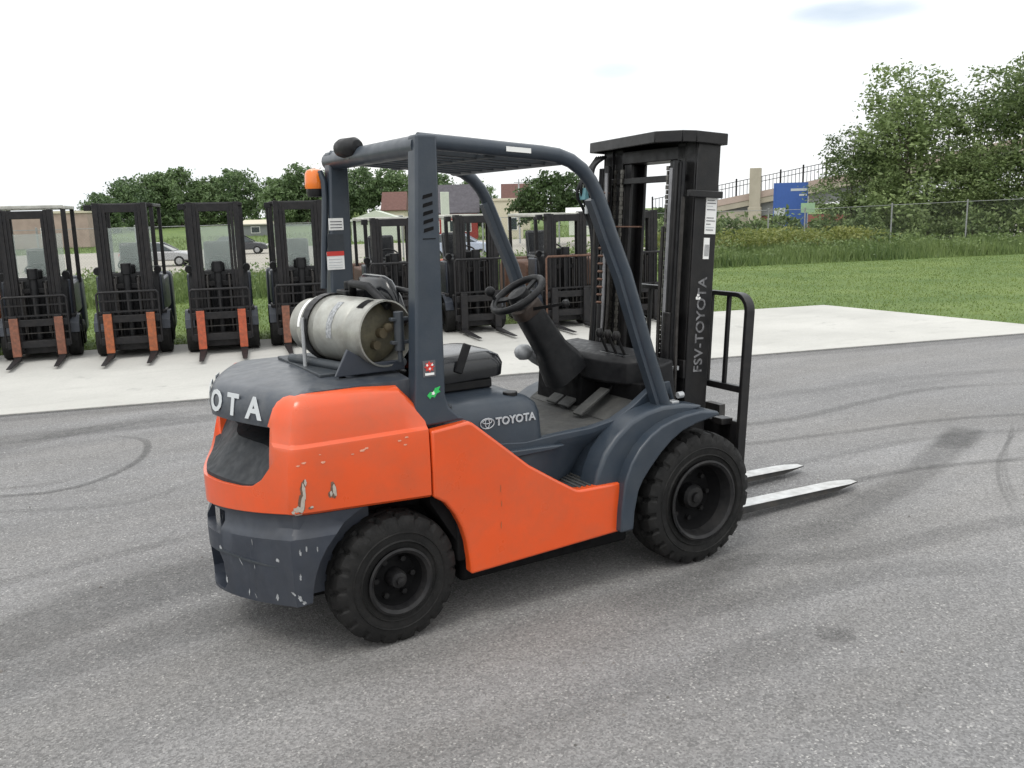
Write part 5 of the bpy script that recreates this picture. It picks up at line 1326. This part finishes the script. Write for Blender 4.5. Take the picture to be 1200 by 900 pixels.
# ================================================================== FENCE, SIGNS, BRIDGE, BUILDINGS, CARS
fe = thing('chain_link_fence', 'grey chain link fence with round posts along the weeds before the trees', 'fence', (0, 0, 0))
def fence_y(x): return 31.6 - .26*x if x < 30 else 23.8 - .86*(x-30)*.62
FX = [-9+3.1*k for k in range(13)] + [29.96, 33.4, 36.4, 39.2, 42]
FX = sorted(FX)
M['fencepost'] = mat('weathered_post', (0.26, 0.265, 0.27), 0.55, metal=0.3, var=0.2)
fpts = [(x, fence_y(x), float(ground_h(x, fence_y(x)))) for x in FX]
for x, y, z in fpts: MB().cyl((x, y, z-.1), (x, y, z+2.0), .032, 8).ball((x, y, z+2.02), .04, 8).build('post', M['fencepost'], fe, 0)
rr_ = MB(); wm = MB()
for a, b_ in zip(fpts[:-1], fpts[1:]):
    A, Bv = Vector(a), Vector(b_)
    rr_.tube([A+Vector((0, 0, 1.96)), Bv+Vector((0, 0, 1.96))], .014, 6)
    Ln = (Bv-A).length; nseg = int(Ln/.11); H = 1.9; nh = int(H/.11)
    for q in range(-nh, nseg):
        for sgn in (0, 1):
            t0, t1 = max(q, 0), min(q+nh, nseg)
            z0, z1 = (t0-q)*.11, (t1-q)*.11
            if sgn: z0, z1 = H-z0, H-z1
            p0, p1 = A.lerp(Bv, t0/nseg)+Vector((0, 0, .03+z0)), A.lerp(Bv, t1/nseg)+Vector((0, 0, .03+z1))
            s_ = Vector((0, 0, .0018)); wm.add([p0-s_, p1-s_, p1+s_, p0+s_], [(0, 1, 2, 3)])
rr_.build('top_rail', M['fencepost'], fe, 0, 60)
M['wire'] = mat('dull_wire', (0.16, 0.165, 0.17), 0.6, metal=0.3)
wmo = wm.build('wire_mesh', M['wire'], fe, 0, 0); wmo['kind'] = 'stuff'

M['bluesign'] = mat('blue_sign', (0.04, 0.105, 0.36), 0.5, var=0.06)
M['greensign'] = mat('green_sign', (0.28, 0.42, 0.26), 0.5, var=0.1)
M['beigeconc'] = mat('beige_concrete', (0.34, 0.315, 0.25), 0.8, var=0.12, scale=1.0)
M['brickred'] = mat('red_brick_face', (0.22, 0.08, 0.06), 0.85, var=0.15, scale=1.5)
M['dullbrick'] = mat('dull_brick_wall', (0.33, 0.255, 0.22), 0.85, var=0.15, scale=1.0)
M['pinkconc'] = mat('pinkish_concrete', (0.36, 0.29, 0.25), 0.85, var=0.12, scale=1.0)
M['greysteel'] = mat('grey_girder', (0.16, 0.17, 0.17), 0.7, var=0.15)
M['brownroof'] = mat('brown_shingles', (0.12, 0.06, 0.05), 0.9, var=0.2, scale=4)
M['redwall'] = mat('red_barn_boards', (0.26, 0.035, 0.03), 0.8, var=0.15, scale=2)
M['slate'] = mat('dark_slate_roof', (0.07, 0.065, 0.075), 0.8, var=0.15, scale=2)
M['cream'] = mat('cream_wall', (0.50, 0.46, 0.36), 0.8, var=0.1)
M['palewall'] = mat('pale_green_grey_wall', (0.48, 0.52, 0.44), 0.7, var=0.08)
M['silver'] = mat('silver_car_paint', (0.36, 0.36, 0.37), 0.25, metal=0.5, var=0.05, coat=0.5)
M['carblack'] = mat('dark_car_paint', (0.02, 0.02, 0.025), 0.25, var=0.05, coat=0.6)
M['carblue'] = mat('pale_blue_car_paint', (0.30, 0.34, 0.42), 0.3, var=0.05, coat=0.5)
M['lamp_white'] = mat('lamp_glass', (0.8, 0.8, 0.78), 0.15, var=0.05)

bs = thing('highway_sign', 'large blue highway sign on two posts, partly hidden by a bush', 'sign', (37.0, 31.1, float(ground_h(37, 31.1))))
dxs = Vector((.68, -.73, 0)); nS = Vector((-.73, -.68, 0))
def sgn_plate(root, name, m_, u0, u1, z0, z1, off, th=.02):
    mb = MB()
    a, b_ = dxs*u0+nS*off, dxs*u1+nS*off; c, d = a-nS*th, b_-nS*th
    mb.add([a+Vector((0, 0, z0)), b_+Vector((0, 0, z0)), b_+Vector((0, 0, z1)), a+Vector((0, 0, z1)), c+Vector((0, 0, z0)), d+Vector((0, 0, z0)), d+Vector((0, 0, z1)), c+Vector((0, 0, z1))],
           [(0, 1, 2, 3), (7, 6, 5, 4), (0, 4, 5, 1), (1, 5, 6, 2), (2, 6, 7, 3), (3, 7, 4, 0)])
    return mb.build(name, m_, root, 0, 0)
bpn = sgn_plate(bs, 'panel', M['bluesign'], -.90, .90, .9, 4.0, .06)
sgn_plate(bs, 'white_panel', M['letter'], -.85, -.25, 1.6, 2.65, .068, .008)
sgn_plate(bs, 'white_strip', M['letter'], .0, .85, 3.55, 3.68, .068, .008)
sgn_plate(bs, 'white_strip', M['letter'], .45, .85, 3.28, 3.38, .068, .008)
for u in (-.8, .8):
    p = dxs*u; MB().box(p.x-.05, p.x+.05, p.y-.05, p.y+.05, -.2, 4.0).build('post', M['bluesign'], bs)
gsn = thing('small_sign', 'small pale green sign on a thin post, right of the blue sign', 'sign', (35.9, 28.9, float(ground_h(35.9, 28.9))))
sgn_plate(gsn, 'panel', M['greensign'], -.35, .35, 2.35, 2.85, .04)
MB().cyl((0, 0, -.1), (0, 0, 3.2), .03, 8).build('post', M['galv'], gsn)

# bridge: pier, girder, parapet and railing climbing to the right
br0, br1 = Vector((46.5, 54.5, 0)), Vector((66.0, 31.0, 0)); bd = (br1-br0).normalized(); bL = (br1-br0).length; bn = Vector((-bd.y, bd.x, 0))
if bn.dot(Vector((1, 1, 0))) < 0: bn = -bn
def deck(s): return .34 + s*.178        # height of the deck's underside edge along it
bridge = thing('road_bridge', 'concrete road bridge with brown parapet and dark railing behind the trees', 'bridge', (br0.x, br0.y, 0))
def bsec(name, m_, s0, s1, o0, o1, za, zb, par=None, n=8):
    mb = MB(); rings = []
    for k in range(n+1):
        s = s0+(s1-s0)*k/n; b_ = bd*s
        rings.append([(b_.x+bn.x*o, b_.y+bn.y*o, deck(s)+z) for o, z in ((o0, za), (o1, za), (o1, zb), (o0, zb))])
    mb.loft(rings); return mb.build(name, m_, par or bridge, 0, 30)
bsec('girder', M['greysteel'], 0, bL, .35, 6, -.9, .1)
bsec('deck_edge', M['beigeconc'], 0, bL, .05, 6.3, .1, .55)
par_ = bsec('parapet', M['pinkconc'], 0, bL, .0, .25, .55, 1.05)
rail = bsec('railing', M['black'], 0, bL, .08, .14, 2.15, 2.2)
k = 0
while k*.28 < bL:
    s = k*.28; b_ = bd*s; big = k % 6 == 0
    w_ = .06 if big else .02
    MB().bar((b_.x+bn.x*.11, b_.y+bn.y*.11, deck(s)+1.0), (b_.x+bn.x*.11, b_.y+bn.y*.11, deck(s)+(2.4 if big else 2.17)), w_*1.6, w_*1.6, (1, 0, 0)).build('railing_post' if big else 'railing_bar', M['black'], rail, 0, 0)
    k += 1
bsec('back_railing', M['black'], 0, bL, 5.9, 5.96, 2.0, 2.05)
def pier(s, o0, o1, w_, top, name='pier', m_='beigeconc'):
    b_ = bd*s; mb = MB(); vs = []
    for z in (-1.2, deck(s)+top):
        for ds, o in ((-w_, o0), (w_, o0), (w_, o1), (-w_, o1)): vs.append((b_.x+bd.x*ds+bn.x*o, b_.y+bd.y*ds+bn.y*o, z))
    mb.loft([vs[:4], vs[4:]]); return mb.build(name, M[m_], bridge, .03, 30)
pier(8.2, -.5, .5, .42, 2.9); pier(8.2, -.58, .58, .5, -.1, 'pier_base')
pier(12.6, .6, 6, 4.0, -1.6, 'abutment', 'brickred'); pier(4.0, .2, 6, 3.6, .4, 'abutment_wall', 'beigeconc')

# buildings across the highway
def building(name, label, cat, x, y, rz, w, d, h, roof_h, wall, roof, wins=(), gable_y=True, extra=None, z=None):
    t = thing(name, label, cat, (x, y, (float(ground_h(x, y)) if z is None else z) - .05), rz)
    MB().box(-w/2, w/2, -d/2, d/2, 0, h).build('wall', M[wall], t, 0, 0)
    e = .25
    if roof_h > 0:
        if gable_y: pr__ = MB().prism([(-d/2-e, h-.02), (0, h+roof_h), (d/2+e, h-.02), (d/2+e, h-.14), (-d/2-e, h-.14)], -w/2-e, w/2+e, 'x')
        else: pr__ = MB().prism([(-w/2-e, h-.02), (0, h+roof_h), (w/2+e, h-.02), (w/2+e, h-.14), (-w/2-e, h-.14)], -d/2-e, d/2+e)
        pr__.build('roof', M[roof], t, 0, 0)
    else: MB().box(-w/2-.12, w/2+.12, -d/2-.12, d/2+.12, h, h+.25).build('roof', M[roof], t, 0, 0)
    for (u, z0, ww, hh) in wins:
        f_ = MB().box(u-ww/2-.06, u+ww/2+.06, -d/2-.05, -d/2-.0, z0-.06, z0+hh+.06).build('window', M['white'], t, 0, 0)
        MB().box(u-ww/2, u+ww/2, -d/2-.06, -d/2-.05, z0, z0+hh).build('pane', M['glass'], f_, 0, 0)
    return t
RB = math.atan2(-.26, 1)-.25
building('house', 'house with steep brown roof and white gable edges behind the shed', 'house', 47.9, 111, RB, 2.9, 5, 2.7, 2.4, 'cream', 'brownroof', [(-.8, .9, .8, 1), (.8, .9, .8, 1)], True)
building('shed', 'low pale shed with shallow roof, left of the red barn', 'shed', 36.2, 88.6, RB, 5.3, 4, 2.35, .95, 'palewall', 'palewall', [], False)
building('barn', 'red barn with a tall dark roof behind the rear pillar', 'barn', 43.6, 85.3, RB, 5.6, 6, 2.9, 3.0, 'redwall', 'slate', [(-1.8, .9, .9, 1.1), (.2, .9, .9, 1.1), (1.6, .9, .9, 1.1)], True)
building('beige_building', 'flat roofed beige building beside the red barn', 'building', 47.0, 79.9, RB, 4.0, 4, 4.0, 0, 'cream', 'cream', [(-.8, 1.0, .9, 1.2), (.9, 1.0, .9, 1.2)])
building('house', 'house with a dark red roof behind the beige building', 'house', 60.0, 99.0, RB, 3.4, 5, 3.0, 3.0, 'cream', 'brownroof', [(0, 1.0, .9, 1.1)], True)
building('brick_building', 'long low building with brick front and pale flat roof at far left', 'building', 4.0, 107, RB+.2, 12, 8, 3.6, 0, 'dullbrick', 'cream', [(-3.5, 1, 1.2, 1.1), (2, 1, 1.2, 1.1)])
building('trailer', 'pale trailer with light green roof edge by the dark round tree', 'trailer', 39.6, 54.2, RB-.1, 2.6, 2, 1.6, .5, 'palewall', 'white', [(0, .7, .8, .5)], True, z=-.05)
building('garage', 'small grey shelter with pale roof among the far trees', 'garage', 29.3, 112, RB, 3.0, 3, 1.5, .5, 'greysteel', 'cream', [(0, .4, 1.0, .7)])
lp_ = thing('utility_pole', 'thin pale pole beside the round dark tree', 'pole', (39.8, 64.6, -1.0)); MB().cyl((0, 0, -.2), (0, 0, 5.6), .10, 8, .06).build('shaft', M['galv'], lp_, 0); MB().bar((-.5, 0, 5.3), (.5, 0, 5.3), .06, .06).build('cross_arm', M['galv'], lp_, 0)
lp2 = thing('sign_post', 'wide pale green post standing before the red barn', 'post', (25.2, 49.8, -1.0)); MB().box(-.30, .30, -.05, .05, 0, 4.2).build('panel', M['palewall'], lp2, .02); MB().box(-.05, .05, .05, .12, -.3, 4.0).build('shaft', M['galv'], lp2, 0)
lp3 = thing('road_pole', 'thin grey roadside pole right of the third forklift', 'pole', (12.2, 45.0, -1.0)); MB().cyl((0, 0, -.2), (0, 0, 2.6), .05, 8).build('shaft', M['galv'], lp3, 0); MB().box(-.12, .12, -.02, .02, 2.2, 2.55).build('plate', M['galv'], lp3, 0)

def car(label, x, y, rz, m_, z, suv=False):
    t = thing('parked_car' if False else 'passing_car', label, 'car', (x, y, z), rz, 'cars on the highway')
    h = .12 if suv else 0
    def sec(p, hw): return [(px, s*hw(pz), pz) for px, pz in p for s in (1,)]
    prof = [(-2.15, .35), (-2.2, .62), (-2.05, .92+h), (-1.55, .98+h), (1.0, .94+h), (1.75, .84+h), (2.12, .66), (2.15, .35)]
    roofp = [(-1.85, .95+h), (-1.35, 1.38+h), (-.6, 1.46+h), (.2, 1.44+h), (1.05, .95+h)]
    hw_ = lambda z: .88 if z < .9 else .88-(z-.9)*.38
    for nm, pf, mm, bv in (('body', prof, m_, .08), ('cabin', roofp, 'glass', .03)):
        mb = MB(); n = len(pf)
        vs = [(px, -hw_(pz), pz) for px, pz in pf] + [(px, hw_(pz), pz) for px, pz in pf]
        mb.add(vs, [tuple(range(n)), tuple(range(2*n-1, n-1, -1))] + [(i, i+n, (i+1) % n+n, (i+1) % n) for i in range(n)])
        mb.build(nm, M[mm], t, bv, 40)
    rf = MB(); top = [(-1.40, 1.39+h), (-.6, 1.475+h), (.22, 1.455+h), (.28, 1.43+h), (-.6, 1.45+h), (-1.38, 1.36+h)]
    n = 6; vs = [(px, -hw_(pz)-.005, pz) for px, pz in top] + [(px, hw_(pz)+.005, pz) for px, pz in top]
    rf.add(vs, [tuple(range(n)), tuple(range(2*n-1, n-1, -1))] + [(i, i+n, (i+1) % n+n, (i+1) % n) for i in range(n)])
    for s in (-1, 1):
        for a, b_ in (((-1.85, .96+h), (-1.36, 1.40+h)), ((-.5, .95+h), (-.52, 1.46+h)), ((.22, 1.45+h), (1.05, .95+h))):
            rf.bar((a[0], s*(hw_(a[1])+.004), a[1]), (b_[0], s*(hw_(b_[1])+.004), b_[1]), .07, .02, (0, 1, 0))
    rf.build('roof', M[m_], t, .01, 40)
    for px in (-1.32, 1.33):
        for s in (-1, 1):
            w_ = MB().revolve([(.001, s*.10), (.2, s*.10), (.22, s*.09), (.31, s*.09), (.32, s*.05), (.32, -s*.1), (.001, -s*.1)], (px, s*.80, .32), (0, 1, 0), 20).build('wheel', M['rubber'], t, 0)
            MB().revolve([(.001, s*.115), (.19, s*.108), (.2, s*.095)], (px, s*.80, .32), (0, 1, 0), 16).build('rim', M['silver'], w_, 0)
    for s in (-1, 1):
        MB().box(2.05, 2.13, s*.6-.16, s*.6+.16, .62, .76).build('headlight', M['lamp_white'], t, .02)
        MB().box(-2.19, -2.10, s*.6-.16, s*.6+.16, .70, .84).build('tail_light', M['red'], t, .02)
    return t
RC = math.atan2(-.26, 1)
car('silver car on the highway between the second and third forklifts of the row', 8.0, 55.3, RC-.1, 'silver', -1.0+.02)
car('dark car on the far lanes right of the third forklift mast', 16.4, 69.0, RC-.1, 'carblack', -.98)
car('pale blue car on the highway seen through the open cab', 24.0, 45.5, RC-.3, 'carblue', -.98, True)
for o in bpy.data.objects:
    if o.parent is None and o.type == 'MESH' and 'kind' not in o: pass
